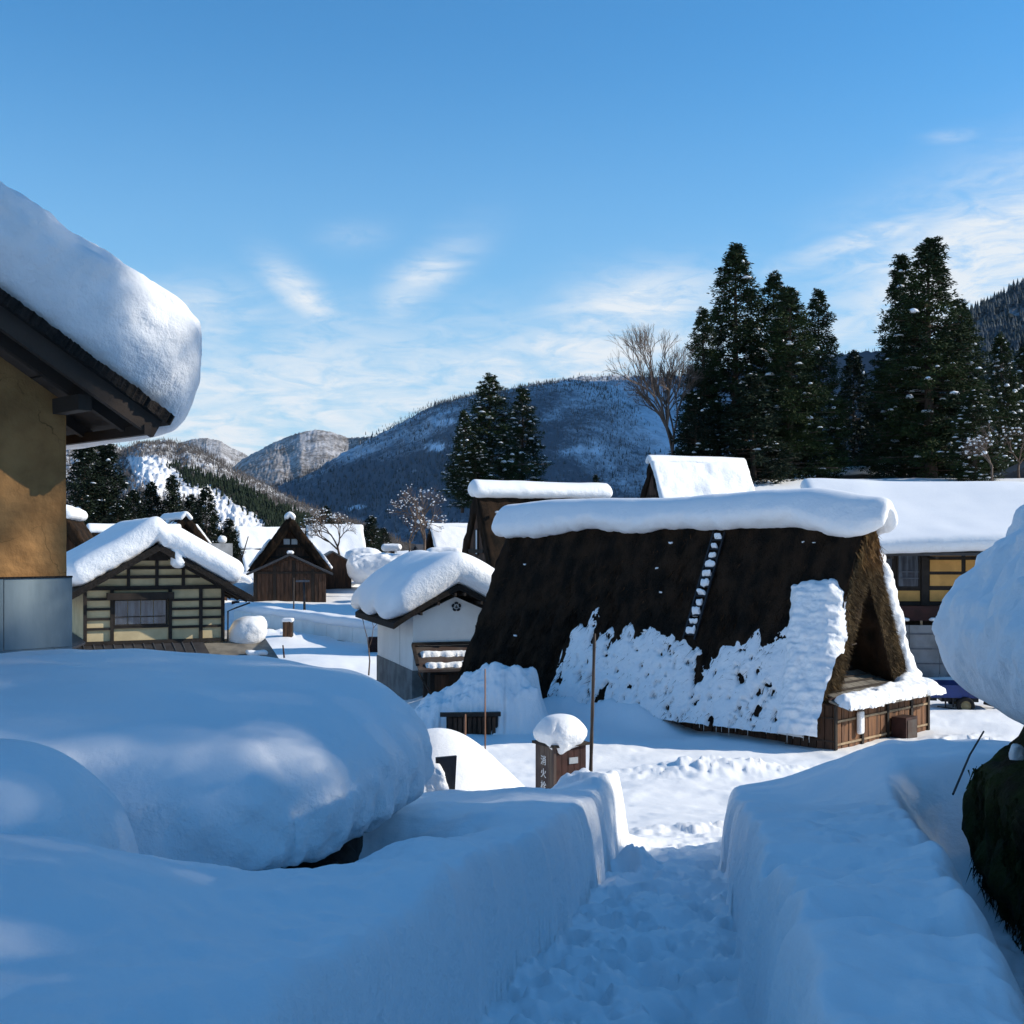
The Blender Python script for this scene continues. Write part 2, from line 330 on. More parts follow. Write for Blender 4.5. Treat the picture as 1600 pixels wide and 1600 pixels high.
# ---------------------------------------------------------------- terrain
FY = [-40, 0, 3, 4, 6, 8, 10, 11, 12, 14, 17, 20, 24, 30]
FZ = [-1.1, -1.40, -1.45, -1.6, -1.88, -2.2, -2.52, -2.66, -2.95, -3.35, -3.9, -4.25, -4.45, -4.5]
def floor_z(y): return np.interp(y, FY, FZ)
def terrace(x, y):     # signed distance north of the retaining wall line
    ax, ay, bx, by = -14.1, 74.6, -6.95, 62.9; L = math.hypot(bx - ax, by - ay)
    return ((by - ay) * (x - ax) - (bx - ax) * (y - ay)) / L
def ground(x, y, detail=True):
    x = np.asarray(x, float); y = np.asarray(y, float)
    fl = floor_z(y)
    # village plain
    v = np.full_like(fl, -4.5)
    left = sm(-1.0, -5.0, x) * sm(27, 40, y)
    tr = terrace(x, y)                        # >0 in front of the wall
    fld = np.where(tr > 0, -5.3, -4.42)
    fld = -4.42 + (-5.3 + 4.42) * sm(-.35, .1, tr)
    fld = fld + .35 * gs(x, y, -8.3, 53, 2.6, 3.2) + .25 * gs(x, y, -13.3, 67.5, 3.5, 1.6, -58) * (tr > -.1) - .5 * gs(x, y, -5.5, 46, 3, 3)
    fld = fld + .35 * fbm(x * .12, y * .12, seed=4) * sm(60, 75, y)
    v = v * (1 - left) + fld * left
    v = v + 8.9 * sm(50, 82, y) * sm(3, 15, x) + 3.2 * sm(108, 150, y) * sm(-34, -12, x) * sm(10, 0, x) + 1.6 * sm(100, 140, y) * sm(-12, -30, x)
    v = v + 1.2 * gs(x, y, -13, 128, 4.5, 6) + .9 * gs(x, y, -9.5, 122, 3, 5)
    v = v + (fbm(x * .05, y * .05, o=4, seed=8) * 1.0 * sm(85, 130, y))
    v = v - 12 * sm(170, 320, y)
    far = sm(15, 22, y)
    near_plain = np.minimum(fl, 0)
    base = np.where(y < 30, near_plain, v); base = base * (1 - sm(22, 32, y)) + v * sm(22, 32, y)
    # shovelled path, its banks
    e1 = .157 * (y - 4); wig = .05 * vnoise(y * 1.7, y * 0 + .5, seed=3) + .02 * vnoise(y * 5, y * 0 + 2, seed=5)
    xl = e1 + wig - .14 - .10 * sm(7, 4, y); xr = e1 + .86 + .03 * vnoise(y * 2.7, y * 0 + 8, seed=6) + .014 * vnoise(y * 9.0, y * 0 + 3, seed=9)
    flute = .035 * vnoise(y * 6, x * 2, seed=12) * sm(4, 8, y) + .016 * fbm(y * 3.2, x * 5, seed=13)
    endL = sm(11.1, 10.6, y + .5 * vnoise(x * 2.2, y * 0, seed=33) + .25 * np.abs(x - 1)) ; endR = sm(10.9, 10.2, y + .12 * (x - 1.7))
    bl = fl + .50 + .06 * fbm(x * .8, y * .8, seed=21) + .10 * np.clip(-x - .2, 0, 2) * sm(9, 5, y)
    bl = bl - .17 * sm(-.6, -1.5, x) * sm(3.9, 4.6, y) + .10 * gs(x, y, -1.45, 3.6, .75, .5) - .10 * gs(x, y, -.5, 3.3, .7, .6)
    bl = bl - .72 * gs(x, y, -.92, 5.8, .36, .75, -18) - .22 * gs(x, y, -.95, 4.85, .5, .5)
    bl = bl + .10 * gs(x, y, .66, 10.5, .34, .6) - .07 * gs(x, y, .15, 10.2, .35, .7) - .06 * gs(x, y, -.1, 10.2, .4, .5)
    bl = bl - 1.5 * sm(9.2, 12, y) * sm(-2.4, -4.6, x)
    hump = -1.96 + 0 * x
    hm = gs(x, y, -.72, 11.9, 1.0, .95)
    left_bank = (bl - fl) * np.maximum(endL, 0)
    wt_ = np.clip((xl + .06 + flute - x) / .15, 0, 1); wl = 1 - (1 - wt_) ** 3.2
    dl = left_bank * wl
    hz = 1.12 * hm * (x < 2)
    br = .48 + .05 * fbm(x * .8, y * .8, seed=22) + .24 * sm(1.9, 3.5, x) * sm(6.3, 9.3, y) * (1 + 0 * x) + .14 * sm(1.9, 3.0, x) * sm(4, 7, y)
    gx = 1.44 + (y - 3.3) * .262               # gully under the thatched eave
    dg = (x - gx)
    br = br - .80 * sm(-.22, .22, dg) * sm(9.0, 7.8, y) + .03 * sm(-.5, -.1, dg) * sm(.1, -.1, dg)
    br = br + .05 * fbm(x * 2.2, y * 2.2, seed=25) * sm(7, 4, y)
    dr = br * endR * (1 - (1 - np.clip((x - xr + .06 + flute) / .14, 0, 1)) ** 3.2)
    # the right mound runs on a little further back than the corner of the path
    mr = gs(x, y, 3.6, 9.9, 1.15, 1.15) * .62 * sm(10.2, 11.2, y)
    z = base + dl + dr + np.maximum(mr, 0) * (1 - endR) + np.maximum(hz - dl * .9, 0)
    Xl = (x - 6.56) * .702 + (y - 26.5) * .712; Yl = -(x - 6.56) * .712 + (y - 26.5) * .702
    z = z + .50 * sm(3.2, 4.6, Yl) * sm(9.2, 7.6, Yl) * np.exp(-((Xl - .05) / .6) ** 2) * (1 + .25 * vnoise(x * 2, y * 2, seed=77))
    if detail:
        inp = (1 - wl) * sm(xr + .05, xr - .1, x) * sm(11.5, 10.5, y)
        foot = fbm(x * 3.6, y * 3.2, seed=31, o=4)
        z = z - inp * (.03 + .10 * np.abs(foot) + .13 * np.maximum(0, fbm(x * 6, y * 5, seed=44, o=3) - .2)) * sm(14, 6, y)
        for fx, fy in ((.42, 3.75), (.30, 4.15), (.88, 3.85), (.98, 4.6), (.62, 4.45), (.86, 5.2), (.55, 5.7), (1.15, 6.1), (1.05, 7.0), (1.45, 8.0)):
            z = z - .15 * gs(x, y, fx + .05, fy, .06, .10, 10) + .025 * gs(x, y, fx + .05, fy + .14, .08, .05)
        inr = sm(xr, xr + .4, x) * sm(8.5, 6, y)
        z = z + inr * (.03 * fbm(x * 5, y * 4.6, seed=51) - .05 * gs(x, y, 1.25, 3.3, .14, .12) - .04 * gs(x, y, 1.0, 3.5, .1, .1))
        inl = wl * sm(8, 4, y) * sm(-1.6, -.2, x)
        z = z + inl * (.030 * fbm(x * 3.4, y * 3, seed=52) + .012 * np.maximum(0, fbm(x * 9, y * 8, seed=53))) + (.010 * fbm(x * 2.4, y * 2.2, seed=54, o=3) + .0035 * fbm(x * 14, y * 13, seed=55, o=2)) * sm(14, 9, y)
        # shovelled lumps beyond the end of the path and along the house
        def lumps(m, a, f, s_): return m * a * np.maximum(0, fbm(x * f, y * f, seed=s_, o=4) + .25)
        z = z + lumps(gs(x, y, 2.1, 13.3, 1.3, 1.3), .07, 5.2, 61) + lumps(gs(x, y, 3.2, 15, 2.2, .8), .06, 4.8, 62) + .10 * gs(x, y, 2.1, 13.2, 1.0, .8)
        z = z + lumps(gs(x, y, 3.9, 23.3, 1.9, .7, 10), .085, 6.5, 63) + .05 * gs(x, y, 3.9, 23.3, 1.9, .7, 10) * fbm(x * 2.5, y * 2.5, seed=163) + .26 * gs(x, y, 4.0, 23.4, 1.5, .6)
        z = z + lumps(gs(x, y, 10.0, 26.6, 1.8, 1.1, 40), .12, 4.2, 64) + .16 * gs(x, y, 10.4, 27.2, 1.2, .9)
        z = z + lumps(sm(12, 14, y) * sm(60, 40, y), .035, 1.3, 65) + .04 * fbm(x * .5, y * .5, seed=66) * sm(12, 16, y)
        z = z + lumps(np.clip(sm(9.6, 10.4, y) * sm(11.2, 10.6, y) * sm(xl - .9, xl - .2, x) * sm(xl + .3, xl + .1, x), 0, 1), .10, 4, 67)
        z = z + lumps(gs(x, y, .98, 9.3, .16, .3), .20, 4.5, 68)
        z = z + .12 * lumps(gs(x, y, -14.5, 71, 6, 1.3, -58), 1.6, 1.6, 69)
    return z
def build_ground():
    ox, oy = 0.0, -1.5
    b = np.concatenate([np.arange(-180, -42, 6), np.arange(-42, -27, 1.0), np.arange(-27, 27, .078), np.arange(27, 42, 1.0), np.arange(42, 180.1, 6)])
    r = [.3, .8, 1.4, 2.0, 2.6, 3.2]; q = 3.8
    while q < 6000:
        r.append(q); q *= 1.0056 if q < 30 else (1.0085 if q < 160 else 1.035)
    r = np.array(r); B, Rr = np.meshgrid(np.radians(b), r, indexing='ij')
    X = ox + Rr * np.sin(B); Y = oy + Rr * np.cos(B)
    Z = ground(X, Y)
    V = np.stack([X, Y, Z], -1).reshape(-1, 3)
    print('ground verts', len(V))
    o = mesh_obj('ground', V, grid_faces(len(b), len(r), flip=True), M['snow'], None, True)
    o['kind'] = 'structure'; o['label'] = 'deep snow cover with a trench path shovelled down to the village'
    return o
build_ground()
def gz(x, y): return float(ground(np.array([x]), np.array([y]), False)[0])

# ---------------------------------------------------------------- mountains
def mountain(name, label, ridge, foot_d, foot_z, m, seed=1, nv=90, nu=420, jag=3.0, gully=.10, woods=None, back=1.35, prof=1.0, amp=1.0):
    ridge = np.array([[(p[0] - 800) / F * p[2], p[2], (HOR - p[1]) / F * p[2]] for p in ridge], float)
    pxs = ridge[:, 0]; t = np.concatenate([[0], np.cumsum(np.linalg.norm(np.diff(ridge[:, :2], axis=0), axis=1))])
    tt = np.linspace(0, t[-1], nu); R = np.stack([np.interp(tt, t, ridge[:, k]) for k in range(3)], -1)
    k = np.hanning(9); k /= k.sum()
    for c in range(3):
        pad = np.pad(R[:, c], 4, mode='edge'); R[:, c] = np.convolve(pad, k, 'valid')
    H = max(60.0, float(np.max(R[:, 2]) - foot_z))
    vv = np.concatenate([np.linspace(-1, 0, 10)[:-1], np.linspace(0, 1, nv)])
    U, Vv = np.meshgrid(tt, vv, indexing='ij')
    base = np.repeat(R[:, None, :], len(vv), 1)
    sc = foot_d / base[..., 1]
    vf = np.clip(Vv, 0, 1); vb = np.clip(-Vv, 0, 1)
    X = base[..., 0] * (1 - vf + vf * sc) * (1 + vb * (back - 1)); Y = base[..., 1] * (1 - vf + vf * sc) * (1 + vb * (back - 1))
    Z = base[..., 2] * (1 - vf ** prof) + foot_z * vf ** prof; Z = Z * (1 - vb) + foot_z * vb
    env = np.sin(np.pi * np.clip(vf, 0, 1)) ** .7
    L = t[-1]
    fx = U / H * 2.2; g = fbm(fx + .3 * vnoise(fx * 1.7, vf * 2, seed=seed), vf * .8, seed=seed, o=4, g=.38)
    Z = Z + H * gully * env * (g * 1.1 + .3 * (1 - np.abs(vnoise(fx * 2.0, vf * 1.4, seed=seed + 5)))) * amp
    Z = Z + jag * fbm(U / max(jag * 3, 4), vf * 60, seed=seed + 7, o=3) * (.35 + .65 * (vb < .01))
    P3 = np.stack([X, Y, Z], -1).reshape(-1, 3)
    o = mesh_obj(name, P3, grid_faces(nu, len(vv), flip=True), m, None, True)
    o['kind'] = 'structure'; o['label'] = label
    W = np.full(len(P3), .5, np.float32)
    if woods is not None:
        px = 800 + F * P3[:, 0] / P3[:, 1]; py = HOR - F * P3[:, 2] / P3[:, 1]
        W = woods(px, py, P3).astype(np.float32)
    at = o.data.attributes.new('woods', 'FLOAT', 'POINT'); at.data.foreach_set('value', W)
    return o, P3, W
def inpoly(px, py, poly):
    c = np.zeros(px.shape, bool); n = len(poly); j = n - 1
    for i in range(n):
        xi, yi = poly[i]; xj, yj = poly[j]
        c ^= ((yi > py) != (yj > py)) & (px < (xj - xi) * (py - yi) / (yj - yi + 1e-9) + xi); j = i
    return c
def polysd(px, py, poly):
    """signed distance, positive inside"""
    dmin = np.full(px.shape, 1e9); n = len(poly)
    for i in range(n):
        ax, ay = poly[i]; bx, by = poly[(i + 1) % n]; ex, ey = bx - ax, by - ay
        tq = np.clip(((px - ax) * ex + (py - ay) * ey) / (ex * ex + ey * ey + 1e-9), 0, 1)
        dmin = np.minimum(dmin, np.hypot(px - ax - tq * ex, py - ay - tq * ey))
    return np.where(inpoly(px, py, poly), dmin, -dmin)

mountain('mountain', 'farthest sunlit snowy peak at the head of the valley', [(120, 790, 6200), (230, 730, 6200), (270, 695, 6200), (300, 686, 6200), (322, 684, 6200), (345, 689, 6200), (362, 700, 6200), (385, 710, 6200), (420, 745, 6200), (480, 800, 6200)],
         4600, -200, M['hill_mid'], seed=11, jag=2, gully=.08)
mountain('mountain', 'middle mountain with a sunlit rounded summit and snowy bare woods', [(250, 850, 4300), (330, 760, 4300), (378, 718, 4300), (430, 690, 4250), (468, 676, 4200), (495, 671, 4200), (520, 676, 4200), (545, 684, 4200), (580, 682, 4100), (640, 690, 4100), (760, 720, 4000), (900, 800, 4000)],
         2500, -160, M['hill_mid'], seed=23, jag=2, gully=.06, woods=lambda px, py, p: .5 + .14 * sm(700, 790, py))
def woods_big(px, py, p):
    wv = .60 + .20 * sm(700, 800, py) + .25 * fbm(p[:, 0] / 260, p[:, 2] / 120, seed=71)
    jx = px + 14 * fbm(px / 18, py / 8, seed=75); jy = py + 5 * fbm(px / 14, py / 7, seed=76)
    for cx, cy, rx, ry, am in ((681, 698, 13, 4, 1), (560, 792, 22, 4, .8), (655, 766, 12, 4, .6), (650, 735, 9, 3, .5), (905, 705, 30, 10, .35), (700, 658, 18, 3, .5), (615, 735, 12, 4, .5), (870, 650, 30, 8, .2)):
        wv = wv - am * np.exp(-(((jx - cx) / rx) ** 2 + ((jy - cy) / ry) ** 2))
    return wv
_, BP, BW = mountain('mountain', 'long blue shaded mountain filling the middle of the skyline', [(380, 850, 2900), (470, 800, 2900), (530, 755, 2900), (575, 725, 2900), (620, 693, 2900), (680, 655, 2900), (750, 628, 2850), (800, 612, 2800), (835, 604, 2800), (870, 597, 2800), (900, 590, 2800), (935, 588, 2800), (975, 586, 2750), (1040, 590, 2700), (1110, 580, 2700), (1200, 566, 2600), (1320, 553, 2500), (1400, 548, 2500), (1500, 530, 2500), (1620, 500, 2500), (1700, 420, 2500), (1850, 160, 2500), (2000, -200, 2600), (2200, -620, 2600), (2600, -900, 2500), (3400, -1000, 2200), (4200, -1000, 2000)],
         1150, -120, M['hill_big'], seed=37, jag=3, gully=.075, nu=900, nv=110, woods=woods_big)  # unseen ridge beyond the right edge is raised to cast shade on this mountain
_, DP, DW = mountain('mountain', 'dark conifer clad hillside rising at the right edge', [(1200, 800, 900), (1340, 655, 880), (1430, 590, 840), (1505, 512, 800), (1540, 486, 780), (1600, 458, 760), (1680, 425, 740), (1850, 360, 700), (2200, 200, 640), (2900, 0, 520)],
         240, -4, M['hill_dark'], seed=41, jag=2.6, gully=.04, nu=620, nv=100, woods=lambda px, py, p: .62 + .2 * fbm(p[:, 0] / 30, p[:, 2] / 14, seed=5))
PATCH = [[(200, 716), (238, 713), (262, 722), (286, 738), (310, 752), (318, 768), (300, 780), (255, 775), (228, 765), (212, 745)],
         [(306, 755), (330, 752), (362, 775), (398, 800), (430, 830), (330, 830), (318, 790)]]
BELT = [[(262, 727), (280, 728), (315, 748), (322, 768), (300, 760), (285, 745)], [(302, 742), (345, 752), (400, 778), (470, 812), (500, 840), (440, 850), (420, 818), (380, 792), (340, 766)]]
def woods_near(px, py, p):
    wv = .52 + .12 * fbm(p[:, 0] / 25, p[:, 2] / 12, seed=72) + .15 * sm(760, 830, py)
    for q in PATCH: wv = wv - .62 * sm(-4, 5, polysd(px, py, q))
    for q in BELT: wv = wv + .75 * sm(-2, 4, polysd(px, py, q))
    return wv
_, HP, HW = mountain('mountain', 'near snowy hillside of bare woods with white clearings on the left', [(-700, 560, 760), (-250, 640, 760), (0, 668, 750), (120, 684, 740), (190, 702, 720), (225, 698, 700), (258, 690, 690), (290, 697, 680), (325, 716, 670), (370, 738, 650), (420, 762, 630), (470, 786, 610), (530, 812, 590), (600, 838, 570), (700, 870, 560)],
         230, -12, M['hill_near'], seed=53, jag=1.0, gully=.05, nu=700, nv=150, woods=woods_near)

# ---------------------------------------------------------------- thatched farmhouses
def lin(a, b, n): return [tuple(a[k] + (b[k] - a[k]) * i / n for k in range(len(a))) for i in range(n)]
def thatch(parent, w, L, eh, rh, th, step=.25, rough=.05, seed=1, m=None, hip=0.0, name='thatch_roof'):
    """A shaped thatch shell: x across, y back, near gable at y = 0"""
    hw = w / 2; a = math.atan2(rh - eh, hw); tx = th * math.sin(a); tz = th / math.cos(a)
    n1 = max(6, int(math.hypot(hw, rh - eh) / step))
    outer = lin((-hw, eh), (-.12, rh), n1) + lin((-.12, rh), (.12, rh), 2) + lin((.12, rh), (hw, eh), n1) + [(hw, eh)]
    ix = hw - th / math.sin(a); iz = rh - tz
    inner = lin((-ix, eh + .02), (-.04, iz), n1) + lin((-.04, iz), (.04, iz), 2) + lin((.04, iz), (ix, eh + .02), n1) + [(ix, eh + .02)]
    O = np.array(outer); I = np.array(inner); npz = len(O); ny = max(4, int(L / step))
    ys = np.linspace(0, L, ny + 1); V = []; Fs = []
    def add(Pn, nu, nv, flip):
        off = sum(len(q) for q in V); V.append(Pn.reshape(-1, 3)); Fs.append(grid_faces(nu, nv, flip) + off)
    def ext(A, flip):
        Pn = np.zeros((npz, len(ys), 3)); Pn[..., 0] = A[:, None, 0]; Pn[..., 2] = A[:, None, 1]; Pn[..., 1] = ys[None, :]
        add(Pn, npz, len(ys), flip)
    ext(O, True); ext(I, False)
    kk = max(3, int(th / step * 1.5)); s = np.linspace(0, 1, kk + 1)
    for y, fl in ((0, False), (L, True)):
        A = O[:, None, :] * (1 - s)[None, :, None] + I[:, None, :] * s[None, :, None]
        Pn = np.zeros((npz, kk + 1, 3)); Pn[..., 0] = A[..., 0]; Pn[..., 2] = A[..., 1]; Pn[..., 1] = y; add(Pn, npz, kk + 1, fl)
    for e, fl in ((0, True), (-1, False)):
        A = O[e][None, :] * (1 - s)[:, None] + I[e][None, :] * s[:, None]
        Pn = np.zeros((len(ys), kk + 1, 3)); Pn[..., 0] = A[None, :, 0]; Pn[..., 2] = A[None, :, 1]; Pn[..., 1] = ys[:, None]; add(Pn, len(ys), kk + 1, fl)
    V = np.concatenate(V); Fq = np.concatenate(Fs)
    _, idx, inv = np.unique(np.round(V, 4), axis=0, return_index=True, return_inverse=True); V = V[idx]; Fq = inv.ravel()[Fq]
    if hip: # far end leans in
        q = (V[:, 1] > L * .5); V[q, 1] -= hip * (V[q, 2] - eh) / (rh - eh)
    sag = .10 * np.sin(np.pi * V[:, 1] / L) * (V[:, 2] - eh) / (rh - eh); V[:, 2] -= sag
    N = normals(V, Fq)
    dsp = rough * (fbm(V[:, 0] * 2.2 + seed, V[:, 1] * 3.2, V[:, 2] * 1.3, o=4, seed=seed) + .5 * vnoise(V[:, 0] * 9, V[:, 1] * 12, V[:, 2] * 5, seed=seed + 3))
    return mesh_obj(name, V + N * dsp[:, None], Fq, m or M['thatch'], parent, True)
def strands(parent, pts_dirs, m, ln=.16, wd=.012, seed=1, name='loose_straw'):
    rg = np.random.default_rng(seed); n = len(pts_dirs); Pn = np.array([p for p, _ in pts_dirs]); D = np.array([q for _, q in pts_dirs])
    D = D + rg.normal(0, .28, D.shape); D /= np.linalg.norm(D, axis=1, keepdims=True)
    l = ln * rg.uniform(.4, 1.3, (n, 1)); r = rg.normal(0, 1, (n, 3)); sdv = np.cross(D, r); sdv /= np.linalg.norm(sdv, axis=1, keepdims=True) + 1e-9
    b = Pn - D * l * .5; V = np.stack([b - sdv * wd, b + sdv * wd, Pn + D * l], 1).reshape(-1, 3)
    o = mesh_obj(name, V, np.arange(3 * n).reshape(-1, 3), m, parent); o['kind'] = 'stuff'; return o
def ridge_map(w, eh, rh, lift=0.0, cc=.18):
    hw = w / 2; a = math.atan2(rh - eh, hw)
    def f(x, y, n):
        s = np.sqrt(x * x + cc * cc) - cc; sg = x / np.sqrt(x * x + cc * cc)
        bx = s * math.cos(a) * np.sign(x); bz = rh + lift - s * math.sin(a)
        nx = math.sin(a) * sg; nz = np.sqrt(np.maximum(1 - nx * nx, 0))
        return np.stack([bx + nx * n, y, bz + nz * n], -1)
    return f
def slope_map(w, eh, rh, side, y0, s0):
    """x runs down the slope from the ridge, y along the ridge"""
    hw = w / 2; a = math.atan2(rh - eh, hw); c, s_ = math.cos(a), math.sin(a)
    def f(x, y, n):
        s = x + s0; return np.stack([side * (s * c + n * s_), y + y0, rh - s * s_ + n * c], -1)
    return f
def window(parent, x0, x1, z0, z1, y, panes=2, frame='black_beam', pane='glass', t=.05, rows=1):
    mb = MB(); e = .05
    mb.box(x0 - e, x1 + e, y - t, y + .02, z0 - e, z0); mb.box(x0 - e, x1 + e, y - t, y + .02, z1, z1 + e)
    mb.box(x0 - e, x0, y - t, y + .02, z0, z1); mb.box(x1, x1 + e, y - t, y + .02, z0, z1)
    o = mb.build('window', M[frame], parent)
    for i in range(panes):
        a = x0 + (x1 - x0) * i / panes; b = x0 + (x1 - x0) * (i + 1) / panes
        for j in range(rows):
            za = z0 + (z1 - z0) * j / rows; zb = z0 + (z1 - z0) * (j + 1) / rows
            box_part('pane', M[pane], o, a + .012, b - .012, y - .02 - .004 * (i % 2), y - .005, za + .012, zb - .012)
    return o

def gassho(label, px, d, zg, w, L, eh, rh, yaw, cap=None, slabs=(), th=.45, step=.45, extra=None, group='steep thatched farmhouses of the village', front=True, rec=.7):
    """px, d: where the middle of the near gable stands; heights above the ground zg"""
    o = thing('thatched_farmhouse', label, 'farmhouse', ((px - 800) / F * d, d, zg), rad(yaw), group)
    thatch(o, w, L, eh, rh, th, step, seed=int(px) % 97, rough=.07)
    hw = w / 2; a = math.atan2(rh - eh, hw); k = th / math.sin(a)
    mb = MB(); y1 = rec; ix = hw - k - .03; i0 = rh - th / math.cos(a) - .05
    mb.hexa([(-ix, y1, eh + .05), (ix, y1, eh + .05), (.02, y1, i0), (-.02, y1, i0), (-ix, y1 + .1, eh + .05), (ix, y1 + .1, eh + .05), (.02, y1 + .1, i0), (-.02, y1 + .1, i0)])
    mb.build('gable_wall', M['board_dark'], o)
    box_part('wall', M['board_dark'], o, -hw + k * .9, hw - k * .9, y1 - .05, L - .7, -1.5, eh + .04)
    if front:
        for zz in (eh + (i0 - eh) * .36, eh + (i0 - eh) * .62):
            ww = ix * (1 - (zz - eh) / (i0 - eh)) - .05
            box_part('tie_beam', M['dark_wood'], o, -ww, ww, y1 - .08, y1, zz - .09, zz + .09)
    if cap:
        T_, sc_ = cap
        snow_cap('ridge_snow', o, sc_, L / 2 + .25, T_, step * .45, lambda x, y, n: ridge_map(w, eh, rh)(x, y + L / 2, n), amp=.06, sc=.6, seed=int(px) % 31, side_amp=.03, m=M['snow'])
    for sg in slabs:   # (side, y from, y to, s from, s to, thickness)
        side, ya, yb, sa, sb, tt = sg
        snow_cap('roof_snow', o, (sb - sa) / 2, (yb - ya) / 2, tt, step * .5, slope_map(w, eh, rh, side, (ya + yb) / 2, (sa + sb) / 2), amp=.12, sc=.9, seed=int(px + ya) % 37, side_amp=.03)
    if extra: extra(o)
    return o

# ---- the big farmhouse in the middle
def plane_snow(parent, name, org, uv, vv, nn, u0, u1, v0, v1, res, tfun, m=None, label=None):
    us = np.arange(u0, u1, res); vs = np.arange(v0, v1, res); U, Vg = np.meshgrid(us, vs, indexing='ij')
    t = tfun(U, Vg); keep = t > 0
    Pn = np.array(org)[None, None] + U[..., None] * np.array(uv) + Vg[..., None] * np.array(vv) + np.where(keep, t, -.02)[..., None] * np.array(nn)
    Fq = grid_faces(len(us), len(vs)); kf = keep.ravel()[Fq].any(1); Fq = Fq[kf]
    used, inv = np.unique(Fq, return_inverse=True)
    return mesh_obj(name, Pn.reshape(-1, 3)[used], inv.reshape(Fq.shape), m or M['snow'], parent, True, label=label)
def big_farmhouse():
    w, L, eh, rh, th = 4.8, 11.5, .36, 5.17, .68
    yaw = 45.4; r = rad(yaw); X = Vector((math.cos(r), math.sin(r), 0)); Y = Vector((-math.sin(r), math.cos(r), 0))
    org = Vector((6.56, 26.5, -4.5)) + X * w / 2
    o = thing('thatched_farmhouse', 'large dark thatched farmhouse with a thick snow ridge and a ladder on its roof', 'farmhouse', org, r, 'steep thatched farmhouses of the village')
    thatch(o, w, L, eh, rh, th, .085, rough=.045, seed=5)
    hw = w / 2; a = math.atan2(rh - eh, hw); ca, sa = math.cos(a), math.sin(a); SL = hw / ca; k = th / sa
    # straw on the gable edges, sunlight put into its lighter colour
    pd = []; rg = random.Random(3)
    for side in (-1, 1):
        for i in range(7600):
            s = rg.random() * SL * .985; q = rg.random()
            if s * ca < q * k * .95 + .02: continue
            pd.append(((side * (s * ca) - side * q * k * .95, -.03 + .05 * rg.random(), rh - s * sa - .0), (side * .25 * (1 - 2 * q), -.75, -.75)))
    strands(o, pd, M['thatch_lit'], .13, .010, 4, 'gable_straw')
    pd = []
    for i in range(2600):
        dz = .14 + rg.random() ** .7 * .95; pd.append(((rg.uniform(-.46, .42) * dz, rg.uniform(-.16, .25), rh - dz), (rg.uniform(-.3, .3), -.25, -1)))
    strands(o, pd, M['straw'], .34, .012, 6, 'ridge_straw')
    pd = [((-hw + .02 + rg.random() * k * .8, rg.random() * L, eh - .01), (-.2, 0, -1)) for i in range(3800)]
    strands(o, pd, M['thatch'], .12, .014, 7, 'eave_straw')
    MB().tube([(0.02, -.42, rh - .02), (0.02, .9, rh - .02)], .06).build('ridge_pole', M['dark_wood'], o)
    pd = []
    for i in range(15000):
        s = rg.random() ** .8 * SL; pd.append(((-(s * ca) - .01, rg.random() * L, rh - s * sa + .01), (-ca - .25, rg.uniform(-.15, .15), -sa)))
    strands(o, pd[:9500], M['thatch'], .30, .012, 21, 'slope_straw'); strands(o, [(p, q) for p, q in pd[9500:] if p[2] > 2.2 + 2 * rg.random()], M['straw_dark'], .28, .011, 22, 'slope_straw')
    # gable wall behind the overhang
    ix = hw - k - .02; i0 = rh - th / ca - .05; y1 = 1.0
    MB().hexa([(-ix, y1, eh), (ix, y1, eh), (.02, y1, i0), (-.02, y1, i0), (-ix, y1 + .1, eh), (ix, y1 + .1, eh), (.02, y1 + .1, i0), (-.02, y1 + .1, i0)]).build('gable_wall', M['board_dark'], o)
    for i in range(9):
        z = .9 + i * .34; ww = ix * (1 - (z - eh) / (i0 - eh)) - .04
        if ww > .1: box_part('board', M['dark_wood'], o, -ww, ww, y1 - .03, y1 - .003, z, z + .30)
    box_part('post', M['plaster'], o, -.80, -.70, .30, .40, .95, 2.05, label='pale grey post under the gable')
    box_part('post', M['dark_wood'], o, -.30, -.22, .62, .70, .5, 2.0)
    for i in range(6): MB().bar((-1.15 + i * .02, .15 + i * .13, 2.12 + .01 * i), (-.25 + i * .02, .15 + i * .13, 2.20), .03, .03).build('shelf_slat', M['eave_wood'], o)
    for i in range(4):
        box_part('board', M['brown_board'], o, -1.55 + i * .22, -1.35 + i * .22, .78, .80, .35, 1.25)
    for z in (.62, .98): box_part('batten', M['batten'], o, -1.55, -.68, .755, .777, z, z + .03)
    # main wall below the eaves
    box_part('wall', M['board_dark'], o, -hw + .45, hw - .45, .85, L - .6, -1.4, eh + .1)
    n = 34
    for i in range(n):
        y = .86 + (L - 1.5) * i / n
        box_part('board', M['board_dark'], o, -hw + .385, -hw + .417, y + .01, y + (L - 1.5) / n - .01, -1.2, eh)
    # ladder
    N = (-sa, 0, ca); Bz = (-hw, 0, eh)
    def rp(y, v, n): return (Bz[0] + v * ca + N[0] * n, y, Bz[2] + v * sa + N[2] * n)
    def hit(px, py):     # where the line of sight to a point of the roof meets it, in roof coordinates
        dv = Vector(((px - 800) / F, 1, (HOR - py) / F)); nw = X * N[0] + Vector((0, 0, 1)) * N[2]; p0 = org + X * Bz[0] + Vector((0, 0, Bz[2])) + nw * .05
        q = dv * (p0.dot(nw) / dv.dot(nw)) - p0; return q.dot(Y), q.dot(X * ca + Vector((0, 0, sa)))
    ya, va = hit(1078, 1000); yb, vb = hit(1124, 838)
    lad = MB()
    for sgn, nm in ((-1, 0), (1, 1)):
        MB().bar(rp(ya + sgn * .17, va, .10), rp(yb + sgn * .17, vb + .1, .10), .045, .05, N).build('ladder_rail', M['black_frame'], o)
